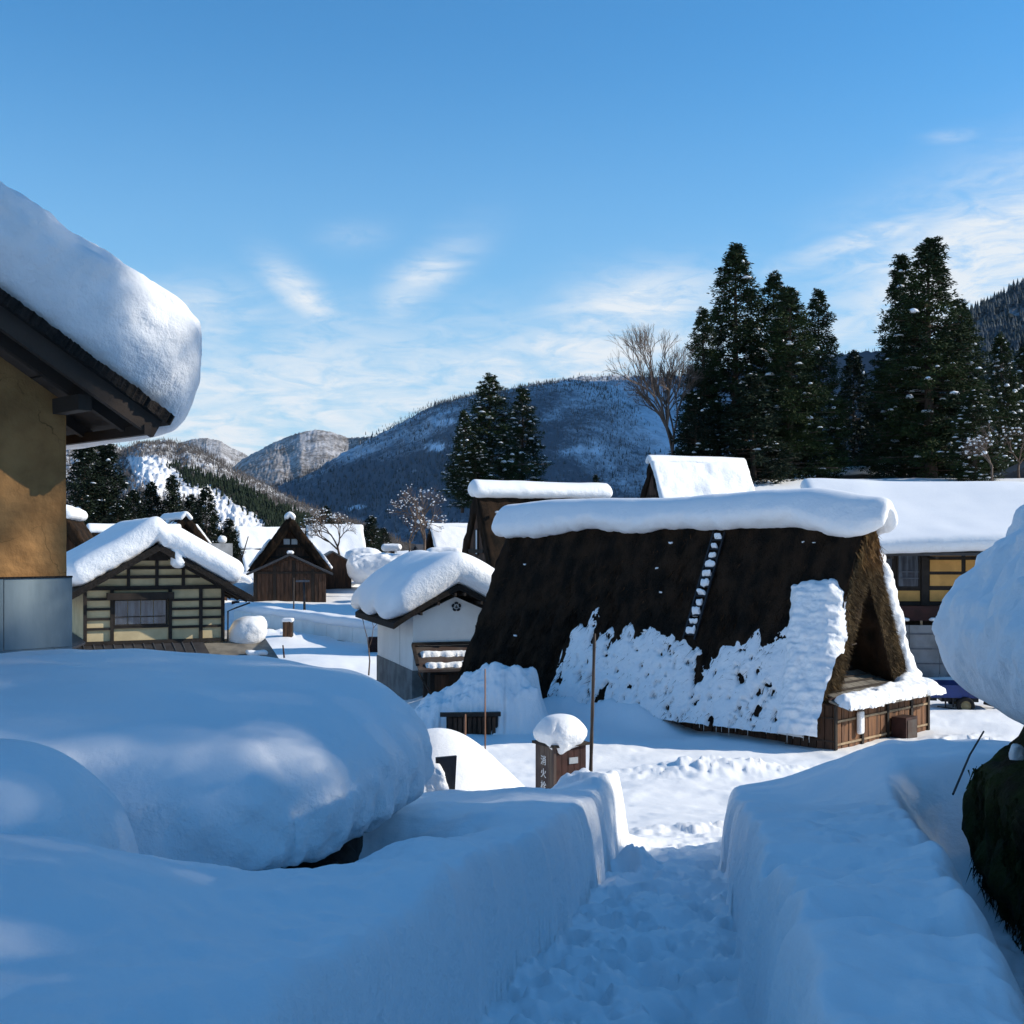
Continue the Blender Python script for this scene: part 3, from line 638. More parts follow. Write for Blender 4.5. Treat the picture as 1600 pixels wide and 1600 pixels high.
    for i in range(11):
        f = (i + .5) / 11; yy = ya + (yb - ya) * f; vv_ = va + (vb - va) * f
        g = MB().bar(rp(yy - .17, vv_, .10), rp(yy + .17, vv_, .10), .04, .035, N).build('ladder_rung', M['black_frame'], o)
        V, Fq = rbox(.10 + .045 * rg.random(), .035 + .05 * rg.random(), .05 + .03 * rg.random(), .04, .022)
        V = V + .035 * np.stack([fbm(V[:, 0] * 9 + i * 7, V[:, 1] * 9, V[:, 2] * 9, o=2, seed=i + q) for q in range(3)], -1)
        c = np.array(rp(yy, vv_ + .09, .12)); W = np.stack([c[0] + V[:, 1] * ca - V[:, 2] * sa * .6, c[1] + V[:, 0], c[2] + V[:, 1] * sa + V[:, 2] * .9], -1)
        mesh_obj('rung_snow', W, Fq, M['snow'], o, True)
    # ridge snow
    def rmap(x, y, n):
        yy = y + L / 2 - .05
        n = n * (.96 + .07 * np.sin(yy * .7 + 1)) * (1 - .15 * sm(7.5, 12, yy)) * (.62 + .38 * sm(-.6, 1.5, yy)); x = x * (.78 + .22 * sm(-.5, .5, yy))
        g = ridge_map(w, eh, rh, 0, .34)(x * (.74 + .30 * np.exp(-((yy - .1) / 1.0) ** 2) + .26 * np.exp(-((yy - 11) / 1.3) ** 2) + .07 * fbm(yy * 1.6, yy * 0, seed=3, o=4)), yy, n)
        return g
    snow_cap('ridge_snow', o, .98, L / 2 + .55, .64, .07, rmap, amp=.05, sc=.7, seed=8, side_amp=.045, R=.30)
    # irregular snow left on the slope facing the path
    nn = N; uvec = (0, 1, 0); vvec = (ca, 0, sa)
    A = [hit(*q) for q in [(845, 1120), (858, 1070), (872, 1020), (890, 985), (912, 975), (922, 948), (934, 950), (940, 985), (962, 985), (985, 972), (1005, 985), (1020, 975), (1050, 982), (1072, 995), (1085, 1012), (1105, 1030), (1120, 1010), (1145, 998), (1185, 985), (1205, 998), (1232, 975), (1245, 1000), (1255, 1170), (1100, 1150), (960, 1135)]]
    def tA(u, v):
        sd_ = polysd(u, v, A) + .11 * fbm(u * 4.2, v * 1.3, seed=81, o=4)
        hole = fbm(u * 2.6 + .4 * v, v * 1.5 - .3 * u, seed=83, o=4); h2 = fbm(u * 8, v * 5, seed=85, o=3); rt = sm(9.5, 5.5, u)
        t = .11 * np.sqrt(np.clip(sd_, 0, .6) / .6) + .03 * fbm(u * 4, v * 3, seed=84, o=4)
        low = sm(1.6, .2, v)
        t = t - .34 * rt * np.maximum(0, hole - .52 + .08 * low) - .30 * rt * np.maximum(0, h2 - .76 + .26 * sm(-.1, .5, hole) + .16 * low)
        return np.where(sd_ > 0, t, -1)
    plane_snow(o, 'roof_snow', Bz, uvec, vvec, nn, -.1, L + .1, -.12, 3.4, .035, tA, label='thin torn snow sheet on the lower roof')
    B = [hit(*q) for q in [(1215, 1150), (1222, 1080), (1228, 1010), (1233, 960), (1240, 915), (1268, 908), (1305, 906), (1318, 925), (1322, 1170)]]
    B = [(u, v) for u, v in B]
    def tB(u, v):
        sd_ = polysd(u, v, B) + .05 * fbm(u * 4, v * 3, seed=91, o=3)
        return np.where(sd_ > 0, .34 * (np.clip(sd_, 0, .3) / .3) ** .45 + .035 * fbm(u * 6, v * 5, seed=92, o=4) + .03 * vnoise(u * 2, v * 14, seed=93), -1)
    plane_snow(o, 'roof_snow', Bz, uvec, vvec, nn, -.25, 2.2, -.12, 4.2, .03, tB, label='thick snow slab beside the gable edge')
    # small flecks
    for i, (px, py) in enumerate(((1048, 848), (1027, 888), (878, 878), (820, 882), (1255, 847), (1272, 848), (805, 993), (1032, 925), (1008, 985))):
        u, v = hit(px, py); V, Fq = rbox(.035 + .02 * rg.random(), .022, .02, .018, .012); c = np.array(rp(u, v, .05))
        mesh_obj('snow_fleck', c + V[:, [1, 0, 2]] * (1 + .3 * rg.random()) + .01 * vnoise(V[:, 0] * 40, V[:, 1] * 40, seed=i)[:, None], Fq, M['snow'], o, True)
    # far slope snow, seen past the gable edge
    sm_ = slope_map(w, eh, rh, 1, .62, 3.3)
    snow_cap('roof_snow', o, 1.95, .72, .42, .05, sm_, amp=.16, sc=1.5, seed=14, side_amp=.05, label='lumpy snow clinging to the far slope')
    V, Fq = rbox(.32, .30, .34, .25, .05); W = V + .10 * np.stack([fbm(V[:, 0] * 3 + q, V[:, 1] * 3, V[:, 2] * 3, seed=q + 2) for q in range(3)], -1)
    c = np.array(sm_(np.array([-1.75]), np.array([-.3]), np.array([.3]))[0]); mesh_obj('snow_lump', W + c, Fq, M['snow'], o, True)
    # pent roofed lean-to along the gable
    x0, x1 = -hw + .18, hw - .25; yo = -.42; zt = 1.0
    p = o
    box_part('lean_to_wall', M['board_dark'], p, x0 + .05, x1 - .05, yo + .04, .8, -1.3, .98)
    nb = 15
    for i in range(nb):
        a_ = x0 + (x1 - x0) * i / nb; b_ = x0 + (x1 - x0) * (i + 1) / nb
        box_part('board', M['brown_board'], p, a_ + .012, b_ - .012, yo - .005 * (i % 3), yo + .037, -1.1, .98)
    for i in (0, 4, 8, 12, 15):
        a_ = x0 + (x1 - x0) * i / nb; box_part('post', M['dark_wood'], p, a_ - .045, a_ + .045, yo - .05, yo - .008, -1.1, 1.0)
    for z in (.12, .62):
        box_part('batten', M['batten'], p, x0, x1, yo - .035, yo - .013, z, z + .045)
    for i in range(6):   # short side wall
        a_ = yo + .04 + i * .2; box_part('board', M['board_dark'], p, x0 - .0, x0 + .047, a_ + .01, a_ + .19, -1.1, .98)
    for z in (.2, .7): box_part('batten', M['eave_wood'], p, x0 - .03, x0 - .003, yo, .8, z, z + .03)
    # its roof of long boards and rusty sheet
    def pr(x, y, n): return (x, y, .92 + (y + .78) * .30 + n)
    nx = 12
    for i in range(nx):
        a_ = x0 - .05 + (x1 - x0 + .18) * i / nx; b_ = x0 - .05 + (x1 - x0 + .18) * (i + 1) / nx; g_ = .012; yb_ = .85 if i > 1 else (-.30 if i == 0 else .0)
        MB().hexa([pr(a_ + g_, -.80, 0), pr(b_ - g_, -.80, 0), pr(b_ - g_, yb_, 0), pr(a_ + g_, yb_, 0), pr(a_ + g_, -.80, .04), pr(b_ - g_, -.80, .04), pr(b_ - g_, yb_, .04), pr(a_ + g_, yb_, .04)]).build('roof_board', M['slate_roof'], p)
    for y in (-.30, .0, .30, .55):
        MB().bar(pr(x0 - .02 if y < -.1 else x0 + .55, y, .06), pr(x1 + .12, y, .06), .06, .03).build('roof_batten', M['rust_red'] if y < -.1 else M['eave_wood'], p)
    def tC(u, v):
        sd_ = polysd(u, v, [(x0 + .0, -.86), (x1 + .10, -.86), (x1 + .10, .25), (x1 - .35, .30), (x1 - .9, -.05), (x1 - 2.0, -.20), (x1 - 3.2, -.32), (x0 + .15, -.34), (x0 - .05, -.5)]) + .07 * fbm(u * 3, v * 4, seed=95, o=4)
        return np.where(sd_ > 0, .20 * (np.clip(sd_, 0, .2) / .2) ** .5 + .02 * fbm(u * 6, v * 6, seed=96), -1)
    plane_snow(p, 'lean_to_snow', (0, -.0, .92 + .78 * .30 + .04), (1, 0, 0), (0, .958, .287), (0, -.287, .958), x0 - .2, x1 + .5, -1.0, .6, .03, tC)
    box_part('corner_cabinet', M['post_red'], p, x0 + 2.45, x0 + 3.0, yo - .42, yo - .06, -.35, .52)
    box_part('cabinet_panel', M['rust_roof'], p, x0 + 2.51, x0 + 2.94, yo - .435, yo - .424, -.25, .46)
    V, Fq = rbox(.1, .06, .26, .05, .04); mesh_obj('hanging_snow', V + np.array([x0 + .95, yo - .10, .55]), Fq, M['snow'], p, True)
    rr = random.Random(9)
    for i in range(16):
        y = .1 + rr.random() * 4.2; l = .1 + .22 * rr.random()
        MB().tube([(-hw + .05, y, eh + .01), (-hw + .05, y, eh - l)], [.014, .003], 5).build('icicle', M['white_paint'], p)
    return o, org, X, Y
BIG = big_farmhouse()

# ---- snow slumped off the big roof at its far end, over a low shelter
sh = thing('snowed_in_shelter', 'low slatted wooden shelter in front of the heap of fallen snow', 'shelter', (-1.05, 28.9, -4.78), rad(5))
for i in range(10): box_part('slat', M['board_dark'], sh, -.46 + i * .115, -.46 + i * .115 + .085, -.04, 0, -.3, .66)
box_part('back_board', M['black_beam'], sh, -.50, .72, .02, .55, -.3, .68); box_part('lintel', M['black_beam'], sh, -.66, .78, -.10, .06, .69, .78)
def slump():
    X, Yg = np.meshgrid(np.arange(-3.3, 1.5, .035), np.arange(28.7, 33.4, .035), indexing='ij')
    pxs = [600, 640, 660, 700, 730, 770, 812, 835, 845, 860, 885]; pys = [1140, 1118, 1097, 1076, 1056, 1041, 1036, 1052, 1092, 1122, 1150]
    xs = [(p - 800) / F * 30.2 for p in pxs]; zs = [(HOR - q) / F * 30.2 for q in pys]
    top = np.interp(X + .10 * fbm(X * 2, Yg * 2, seed=3), xs, zs); g = ground(X, Yg, False) - .05
    fr = np.where((X > -1.75) & (X < -.15), 28.98, 28.9 + .0 * X) + .10 * fbm(X * 3, X * 0, seed=6)
    f = sm(0, 1.0, (Yg - fr) / .55) ** .6 * (1 - .55 * sm(1.2, 3.6, Yg - fr)) * sm(33.35, 32.4, Yg); f2 = .55 + .45 * sm(.2, 1.3, Yg - fr)
    n = fbm(X * 1.9, Yg * 1.9, top, o=5, seed=9, g=.62)
    Z = g + np.maximum(top - g, 0) * f * f2 + .12 * n * np.clip(f, 0, 1) + .05 * np.maximum(0, vnoise(X * 6, Yg * 6, seed=4)) * f
    o = mesh_obj('snow_heap', np.stack([X, Yg, Z], -1).reshape(-1, 3), grid_faces(*X.shape), M['snow'], None, True)
    tag(o, 'lumpy heap of fallen snow against the left end of the big thatched roof', 'snow heap')
slump()

# ---- other thatched farmhouses
def annexe_front(o):
    w = 6.0; y0 = -3.0
    box_part('annexe_wall', M['board_dark'], o, -w / 2, w / 2, y0, .6, -1.5, 2.2)
    MB().hexa([(-w / 2, y0, 2.2), (w / 2, y0, 2.2), (w / 2, .6, 2.2), (-w / 2, .6, 2.2), (-.02, y0, 3.55), (.02, y0, 3.55), (.02, .6, 3.55), (-.02, .6, 3.55)]).build('annexe_gable', M['board_dark'], o)
    for i in range(19):
        x = -w / 2 + w * i / 19; zt = 2.15 + 1.3 * (1 - abs(x + .16) / (w / 2))
        box_part('board', M['board_dark'] if i % 5 else M['dark_wood'], o, x + .02, x + w / 19 - .02, y0 - .05 - .015 * (i % 3), y0 - .003, -1.4, max(2.1, zt - .12))
    for s_ in (-1, 1):
        MB().hexa([(s_ * 3.55, y0 - .5, 1.95), (0, y0 - .5, 3.62), (0, .7, 3.62), (s_ * 3.55, .7, 1.95), (s_ * 3.6, y0 - .5, 2.12), (0, y0 - .5, 3.80), (0, .7, 3.80), (s_ * 3.6, .7, 2.12)]).build('annexe_roof', M['roof_metal'], o)
    for z in (2.2,): box_part('tie_beam', M['dark_wood'], o, -w / 2, w / 2, y0 - .12, y0 - .08, z - .1, z + .08)
    snow_cap('annexe_snow', o, .28, .5, .28, .06, lambda x, y, n: np.stack([x, y + y0, 3.76 + n], -1), amp=.04)
    window(o, -.55, .0, 4.55, 5.05, .66, 1, pane='shoji'); window(o, .12, .65, 4.55, 5.05, .66, 1, pane='shoji')
    window(o, -1.75, -1.4, 4.1, 4.75, .66, 1, pane='shoji'); window(o, 1.45, 1.75, 4.3, 4.85, .66, 1, pane='shoji')
gassho('dark thatched farmhouse facing the village square, with a wide gabled front annexe', 453, 105, -4.6, 7.3, 9, 2.2, 7.0, 10.4, cap=(.38, .55), th=.75, step=.3,
       slabs=((-1, .3, 8.5, 2.6, 5.6, .22), (1, .3, 8.5, 3.0, 5.8, .25)), extra=annexe_front)
def far_windows(o):
    window(o, -.05, .22, 4.0, 5.2, .07, 1, pane='shoji'); window(o, -1.2, -.9, 2.3, 3.5, .07, 1, pane='shoji'); window(o, .0, .95, 2.3, 3.5, .07, 2, pane='shoji')
def far_front(o):
    far_windows(o)
    box_part('lower_roof', M['dark_wood'], o, -3.6, 3.6, -1.4, .6, .95, 1.15)
    snow_cap('lower_roof_snow', o, 3.5, .9, .35, .15, lambda x, y, n: np.stack([x, y - .4, 1.15 + n], -1), amp=.12, sc=.8)
    snow_cap('snow_fleck', o, .12, .1, .12, .05, lambda x, y, n: np.stack([x + 1.0, y + .8, 6.0 + n], -1), amp=.03)
gassho('dark thatched farmhouse behind the white storehouse, long white snow roll along its ridge', 742, 60, -4.5, 6.4, 7.3, 1.2, 7.05, -66, cap=(.62, .55), th=.5, step=.22, extra=far_front, rec=.1)
def g3(o):
    for i in range(5): MB().tube([(-1.4 + .7 * i, .06, 2.4), (-.5 + .25 * i, .06, 5.2)], .05, 5).build('gable_pole', M['eave_wood'], o)
gassho('brown thatched gable with a fully snow covered roof below the tall cedars', 1017, 72, -2.3, 6.4, 6.4, 1.0, 7.3, -66, cap=(.30, .5), slabs=((1, -.2, 6.6, .2, 6.6, .34),), th=.35, step=.22, extra=g3, rec=.1)
gassho('small thatched house with a steep snowy roof behind the bare persimmon tree', 672, 112, -4.2, 6.4, 6.2, 1.2, 5.85, -66, cap=(.3, .5), slabs=((1, -.1, 6.4, .2, 4.9, .3),), th=.4, step=.3)
gassho('thatched house half hidden left of the dark farmhouse, snow lying on its roof', 368, 128, -4.6, 7.5, 6.5, 1.2, 6.3, -60, slabs=((1, -.1, 6.6, 0, 2.9, .4), (1, -.1, 6.6, 3.0, 5.9, .35)), th=.4, step=.4)
gassho('thatched house with a broad white roof right of the dark farmhouse', 478, 134, -4.8, 7.5, 6.2, 1.2, 6.8, -72, slabs=((1, -.1, 6.3, 0, 6.2, .45),), th=.4, step=.4)
def g7(o):
    box_part('lower_roof', M['grey_roof'], o, -2.6, 3.0, -1.9, .5, 3.15, 4.65); box_part('lower_roof', M['grey_roof'], o, -2.6, 3.2, -2.1, .5, 2.0, 3.1)
    snow_cap('snow_ball', o, .32, .32, .55, .08, lambda x, y, n: np.stack([x + 2.4, y - 1.2, 4.65 + n], -1), amp=.03)
    snow_cap('lower_snow', o, .9, .6, .5, .12, lambda x, y, n: np.stack([x + 3.6, y - 1.4, 2.0 + n - x * .5], -1), amp=.05)
gassho('thatched gable with streaks of snow above a plain grey lower roof', 290, 90, -4.6, 7.6, 7, 2.0, 6.75, 28, cap=(.28, .7), slabs=((-1, .2, 1.0, .8, 4, .16), (-1, 1.6, 2.4, .6, 4.2, .16), (-1, 3.2, 4.6, .5, 4.4, .16), (1, .1, 5, 1.0, 4, .3)), th=.45, step=.22, extra=g7)
gassho('rounded brown thatched roof dusted with snow behind the half timbered house', 142, 86, -4.8, 7.2, 6.0, 1.4, 6.0, -63, cap=(.26, .75), th=.5, step=.25, front=False)
def g9(o):
    window(o, .2, .75, 2.4, 3.7, .66, 1, pane='shoji'); box_part('white_panel', M['plaster'], o, -.6, .4, .5, .6, -.2, .5)
gassho('thatched gable with one pale window just right of the mud wall', 101, 58, -4.7, 6.0, 7, 1.5, 5.95, 14, cap=(.62, .34), slabs=((1, .2, .8, 2.0, 2.6, .25), (1, .2, .8, 3.4, 3.9, .25)), th=.42, step=.2, extra=g9)
def small_hut(label, px, d, zg, w, L, eh, rh, yaw, snow=.4, wallm='board_dark', cat='hut', group=None):
    o = thing('hut', label, cat, ((px - 800) / F * d, d, zg), rad(yaw), group)
    box_part('wall', M[wallm], o, -w / 2, w / 2, 0, L, -1.5, eh)
    MB().hexa([(-w / 2, 0, eh), (w / 2, 0, eh), (w / 2, L, eh), (-w / 2, L, eh), (-.02, 0, rh), (.02, 0, rh), (.02, L, rh), (-.02, L, rh)]).build('gable', M[wallm], o)
    for s_ in (-1, 1):
        e = w / 2 + .5; ze = eh - .5 * (rh - eh) / (w / 2)
        MB().hexa([(s_ * e, -.5, ze), (0, -.5, rh + .02), (0, L + .4, rh + .02), (s_ * e, L + .4, ze), (s_ * e, -.5, ze + .15), (0, -.5, rh + .17), (0, L + .4, rh + .17), (s_ * e, L + .4, ze + .15)]).build('roof', M['roof_metal'], o)
    if snow:
        a = math.hypot(w / 2 + .5, rh - ze)
        snow_cap('roof_snow', o, a, L / 2 + .5, snow, .2, lambda x, y, n: ridge_map((w + 1.0), ze, rh + .17, 0, .3)(x, y + L / 2, n), amp=.06)
    return o
small_hut('small dark hut with a low gabled roof beside the dark farmhouse', 520, 112, -4.0, 3.4, 4, 2.2, 3.2, 12, .0)
small_hut('low grey roofed shed among the snow drifts behind the white storehouse', 655, 118, -2.6, 4, 5, .6, 2.4, -50, 0, 'grey_roof', 'shed')
small_hut('wide low house under flat snow behind the cedars', 1345, 92, 4.0, 6.5, 5, .9, 1.0, 0, .75)
small_hut('long low house roof under snow far behind the dark farmhouse', 420, 145, -3.8, 9, 5, 3.0, 5.0, -80, .5)
o = thing('metal_roofed_house', 'house with a dark ribbed metal roof at the right edge behind the snowy roof', 'house', (36.5, 84, 0.5), rad(-10))
box_part('wall', M['board_dark'], o, -3, 10, 0, 6, -2, 3.2)
MB().hexa([(-5, -1, 3.0), (11, -1, 4.0), (11, 6, 4.2), (-5, 6, 3.2), (-5, -1, 3.15), (3, -1, 6.6), (3, 6, 6.8), (-5, 6, 3.35)]).build('roof', M['trailer_blue'] if 0 else M['roof_metal'], o)
for i in range(16): MB().bar((-5 + i * .5, -1.03, 3.17 + i * .215), (-5 + i * .5 + 2.2, -1.02, 3.0 + i * .21), .05, .05).build('roof_rib', M['roof_metal'], o)

# ---- half timbered house on the left
def timber_house():
    r = rad(25); o = thing('timber_house', 'half timbered cream walled house under rounded snow, left of the village square', 'house', (-11.73, 40.0, -5.8), r)
    Z = 5.8; w2 = 2.25; wt = Z - 1.50; sill = Z - 3.05; ap = Z - .24; L = 6.5
    box_part('wall', M['cream'], o, -w2 + .02, w2 - .02, .05, L, 0, wt)
    MB().hexa([(-w2, .05, wt), (w2, .05, wt), (w2, L, wt), (-w2, L, wt), (-.02, .05, ap), (.02, .05, ap), (.02, L, ap), (-.02, L, ap)]).build('gable_wall', M['cream'], o)
    def bm(n, *b): return box_part(n, M['black_beam'], o, *b)
    for x in (-w2, -1.42, .42, 1.42, w2 - .1): bm('timber_post', x, x + .11, -.03, .047, sill - .1, wt)
    for i, z in enumerate((.30, .62, .94, 1.26)):
        bm('timber_rail', -w2 + .11, -1.42, -.015, .046, sill + z - .04, sill + z + .04)
    for z in (.30, .60, .90, 1.20): bm('timber_rail', .53, 1.42, -.015, .046, sill + z - .04, sill + z + .04); bm('timber_rail', 1.53, w2 - .1, -.015, .046, sill + z - .04, sill + z + .04)
    bm('timber_rail', -1.31, .42, -.015, .046, sill + .30, sill + .38)
    bm('tie_beam', -w2, w2, -.05, .048, wt, wt + .13); bm('sill_beam', -w2, w2, -.05, .047, sill - .22, sill - .1)
    sl = (ap - wt) / w2
    for z in (.42, .72, 1.0):
        ww = (ap - wt - z) / sl - .05
        if ww > .1: bm('timber_rail', -ww, ww, -.02, .046, wt + z - .05, wt + z + .05)
    for x in (-.85, .05, .9):
        h = min((ap - wt) - abs(x) * sl, 1.0) - .05; bm('timber_post', x - .05, x + .05, -.03, .047, wt + .13, wt + h)
    box_part('gable_box', M['dark_wood'], o, -.28, .30, -.45, -.06, wt + .98, wt + 1.45)
    box_part('window_hood', M['dark_wood'], o, -1.55, .55, -.34, -.055, wt - .30, wt - .08)
    wd = window(o, -1.28, .34, sill + .42, wt - .34, .02, 4, t=.05, rows=1)
    for i in range(2): box_part('sash_rail', M['black_beam'], o, -1.28 + .81 * i, -1.28 + .81 * (i + 1) - .03, -.03, -.012, sill + .66, sill + .69)
    e = w2 + .78; ze = wt - .78 * sl
    for s_ in (-1, 1):
        MB().hexa([(s_ * e, -.92, ze), (0, -.92, ap + .02), (0, L + .5, ap + .02), (s_ * e, L + .5, ze), (s_ * e, -.92, ze + .2), (0, -.92, ap + .25), (0, L + .5, ap + .25), (s_ * e, L + .5, ze + .2)]).build('roof', M['bark_edge'], o)
        for k in range(5):
            y = -.2 + k * 1.3; MB().bar((s_ * e * .98, y, ze + .0), (s_ * .05, y, ap - .02), .07, .08).build('rafter', M['black_beam'], o)
    a = math.hypot(e, ap - ze)
    def rm(x, y, n):
        g = ridge_map(2 * e, ze + .2, ap + .25, 0, .7)(x * (1 + .03 * np.sin(y * 2)), y + L / 2 - .1, n); g[..., 2] += .06 * np.exp(-((x + .35) / .5) ** 2) - .14 * np.exp(-((x - .45) / .3) ** 2)
        return g
    snow_cap('roof_snow', o, a + .16, L / 2 + .95, .84, .08, rm, amp=.035, sc=.5, seed=4, side_amp=.04)
    V, Fq = rbox(.26, .2, .36, .19, .05); W = V + .05 * np.stack([fbm(V[:, 0] * 4 + q, V[:, 1] * 4, V[:, 2] * 4, seed=q) for q in range(3)], -1)
    mesh_obj('hanging_snow', W + np.array([.62, -.72, ap - .18]), Fq, M['snow'], o, True)
    # pent roofs below, gutter
    def pent(x0, x1, y0, y1, z0, z1, m, nm='pent_roof'):
        MB().hexa([(x0, y0, z0), (x1, y0, z0), (x1, y1, z1), (x0, y1, z1), (x0, y0, z0 + .07), (x1, y0, z0 + .07), (x1, y1, z1 + .07), (x0, y1, z1 + .07)]).build(nm, m, o)
    pent(-w2 - .2, 1.55, -1.5, .0, sill - .75, sill - .28, M['roof_metal'])
    for i in range(12): MB().bar((-w2 + i * .31, -1.52, sill - .69), (-w2 + i * .31, -.02, sill - .20), .03, .03).build('roof_rib', M['steel'], o)
    pent(1.57, 3.7, -1.6, .3, sill - .78, sill - .24, M['slate_roof'])
    pent(2.3, 3.9, .32, 4.0, sill - .78, sill - .2, M['grey_roof'])
    MB().hexa([(-w2 - 1.6, -.9, sill - .75), (-w2 - .02, -.9, sill - .1), (-w2 - .02, 4, sill - .1), (-w2 - 1.6, 4, sill - .75), (-w2 - 1.6, -.9, sill - .68), (-w2 - .02, -.9, sill - .03), (-w2 - .02, 4, sill - .03), (-w2 - 1.6, 4, sill - .68)]).build('pent_roof', M['roof_metal'], o)
    box_part('lower_wall', M['black_beam'], o, -w2 - 1.2, 3.3, -1.0, 4, 0, sill - .8)
    MB().tube([(1.6, -1.66, sill - .80), (3.75, -1.66, sill - .83)], .05).build('gutter', M['black_frame'], o)
    MB().tube([(3.5, -1.6, sill - .84), (3.3, -1.1, sill - 1.0), (3.3, -1.05, 1)], .035).build('downpipe', M['black_frame'], o)
    MB().tube([(e - .05, -.6, ze - .03), (e - .45, -.35, ze - .2), (w2 + .1, -.12, ze - .32), (w2 + .1, -.1, sill - .25)], .028).build('downpipe', M['black_frame'], o)
    snow_cap('pent_snow', o, .33, .2, .16, .05, lambda x, y, n: np.stack([x + 3.0, y - 1.35, sill - .62 + n], -1), amp=.05, sc=3)
timber_house()
V, Fq = rbox(.66, .62, .60, .56, .05); V += .05 * np.stack([fbm(V[:, 0] * 1.7 + q, V[:, 1] * 1.7, V[:, 2] * 1.7, seed=q) for q in range(3)], -1)
V[:, 0] += .25 * V[:, 2]; h_ = mesh_obj('snow_heap', V + np.array([-9.05, 41.6, -3.05]), Fq, M['snow'], None, True); tag(h_, 'smooth round ball of snow on the lean-to roof beside the half timbered house', 'snow heap')

# ---- white storehouse
def storehouse():
    r = rad(17.5); o = thing('storehouse', 'white plastered storehouse with a black round crest under a thick drooping snow cap', 'storehouse', (-1.80, 38.82, -5.9), r)
    Z = 5.9; h = 1.397; L = 5.7; wt = Z - 2.30; ap = Z - 1.69; cz = Z - 4.0
    box_part('plinth', M['concrete'], o, -h - .03, h + .03, -.03, L + .03, -.8, cz)
    box_part('wall', M['plaster'], o, -h, h, 0, L, cz, wt)
    MB().hexa([(-h, 0, wt), (h, 0, wt), (h, L, wt), (-h, L, wt), (-.01, 0, ap), (.01, 0, ap), (.01, L, ap), (-.01, L, ap)]).build('gable_wall', M['plaster'], o)
    box_part('wall_seam', M['concrete'], o, -h - .006, -h - .001, 1.9, 1.92, cz, wt)
    sl = (ap - wt) / h; e = h + .72
    zs = lambda x: ap + .30 - abs(x) * sl * 1.05 - .05 * abs(x) ** 2
    for s_ in (-1, 1):
        n = 8
        for i in range(n):
            xa, xb = s_ * e * i / n, s_ * e * (i + 1) / n
            MB().hexa([(xa, -.52, zs(xa) - .06), (xb, -.52, zs(xb) - .06), (xb, L + .5, zs(xb) - .06), (xa, L + .5, zs(xa) - .06), (xa, -.52, zs(xa) + .12), (xb, -.52, zs(xb) + .12), (xb, L + .5, zs(xb) + .12), (xa, L + .5, zs(xa) + .12)]).build('roof_panel', M['bark_edge'], o)
        for k in range(3): MB().bar((s_ * (.15 + k * .55), -.6, zs(.15 + k * .55) - .13), (s_ * (.15 + k * .55), .3, zs(.15 + k * .55) - .13), .07, .1).build('rafter', M['dark_wood'], o)
    a = math.hypot(e, zs(0) - zs(e))
    def rm(x, y, n):
        yy = y + L / 2; g = ridge_map(2 * e, zs(e) + .12, zs(0) + .12, 0, .6)(x, yy - .05, n)
        side = np.clip((-g[..., 0] - h) / .8, 0, 1.5); back = sm(1.2, 3.2, yy) * sm(5.8, 4.6, yy) * .3
        g[..., 2] -= .38 * side ** 1.5 * (1 + back + .35 * np.sin(yy * 2.1 + .6)); g[..., 0] -= .16 * side
        return g
    snow_cap('roof_snow', o, a + .22, L / 2 + .68, 1.02, .08, rm, amp=.03, sc=.4, seed=12, side_amp=.022)
    # crest: ring of five petals round a small three armed mark
    cx, czz = .02, Z - 2.0
    for i in range(5):
        c0 = math.pi / 2 + i * 2 * math.pi / 5; mb = MB(); pts = []
        for q in range(7):
            t = c0 + (q - 3) / 3 * .52; bul = .05 * math.cos((q - 3) / 3 * 1.3)
            pts.append((t, .088, .128 + bul * .6))
        for q in range(6):
            (t0, a0, b0), (t1, a1, b1) = pts[q], pts[q + 1]
            c_ = lambda t, rr, y: (cx + rr * math.cos(t), y, czz + rr * math.sin(t))
            mb.hexa([c_(t0, a0, -.003), c_(t0, b0, -.003), c_(t1, b1, -.003), c_(t1, a1, -.003), c_(t0, a0, -.035), c_(t0, b0, -.035), c_(t1, b1, -.035), c_(t1, a1, -.035)])
        mb.build('crest_petal', M['black_frame'], o)
    mb = MB()
    for t in (90, 200, 340, 250, 300): mb.bar((cx, -.02, czz), (cx + .052 * math.cos(rad(t)), -.02, czz + .052 * math.sin(rad(t))), .018, .03, (0, 1, 0))
    mb.build('crest_mark', M['black_frame'], o)
    # dark porch on the gable side
    box_part('porch_wall', M['black_beam'], o, -h + .32, h + 1.0, -1.0, -.04, -.8, Z - 3.95)
    box_part('porch_post', M['dark_wood'], o, -h + .10, -h + .22, -1.05, -.93, -.8, Z - 3.92); box_part('porch_door', M['board_dark'], o, -h + .45, -h + .9, -1.04, -1.003, -.8, Z - 4.05)
    def pz(y, n): return Z - 3.30 + (y) * .42 + n
    MB().hexa([(-h - .15, -1.45, pz(-1.45, 0)), (h + 1.2, -1.45, pz(-1.45, 0)), (h + 1.2, -.01, pz(0, 0)), (-h + .0, -.01, pz(0, 0)), (-h - .15, -1.45, pz(-1.45, .07)), (h + 1.2, -1.45, pz(-1.45, .07)), (h + 1.2, -.01, pz(0, .07)), (-h, -.01, pz(0, .07))]).build('porch_roof', M['rust_roof'], o)
    MB().bar((-h - .12, -1.2, pz(-1.2, .1)), (-h + .0, -.02, pz(0, .12)), .1, .08).build('verge_board', M['dark_wood'], o)
    MB().bar((-h - .02, -.03, pz(0, .14)), (h + 1.2, -.03, pz(0, .14)), .12, .1).build('ridge_board', M['dark_wood'], o)
    MB().bar((-h - .15, -1.42, pz(-1.42, -.03)), (-h + .35, -1.05, pz(-1.42, -.75)), .05, .05).build('brace', M['eave_wood'], o)
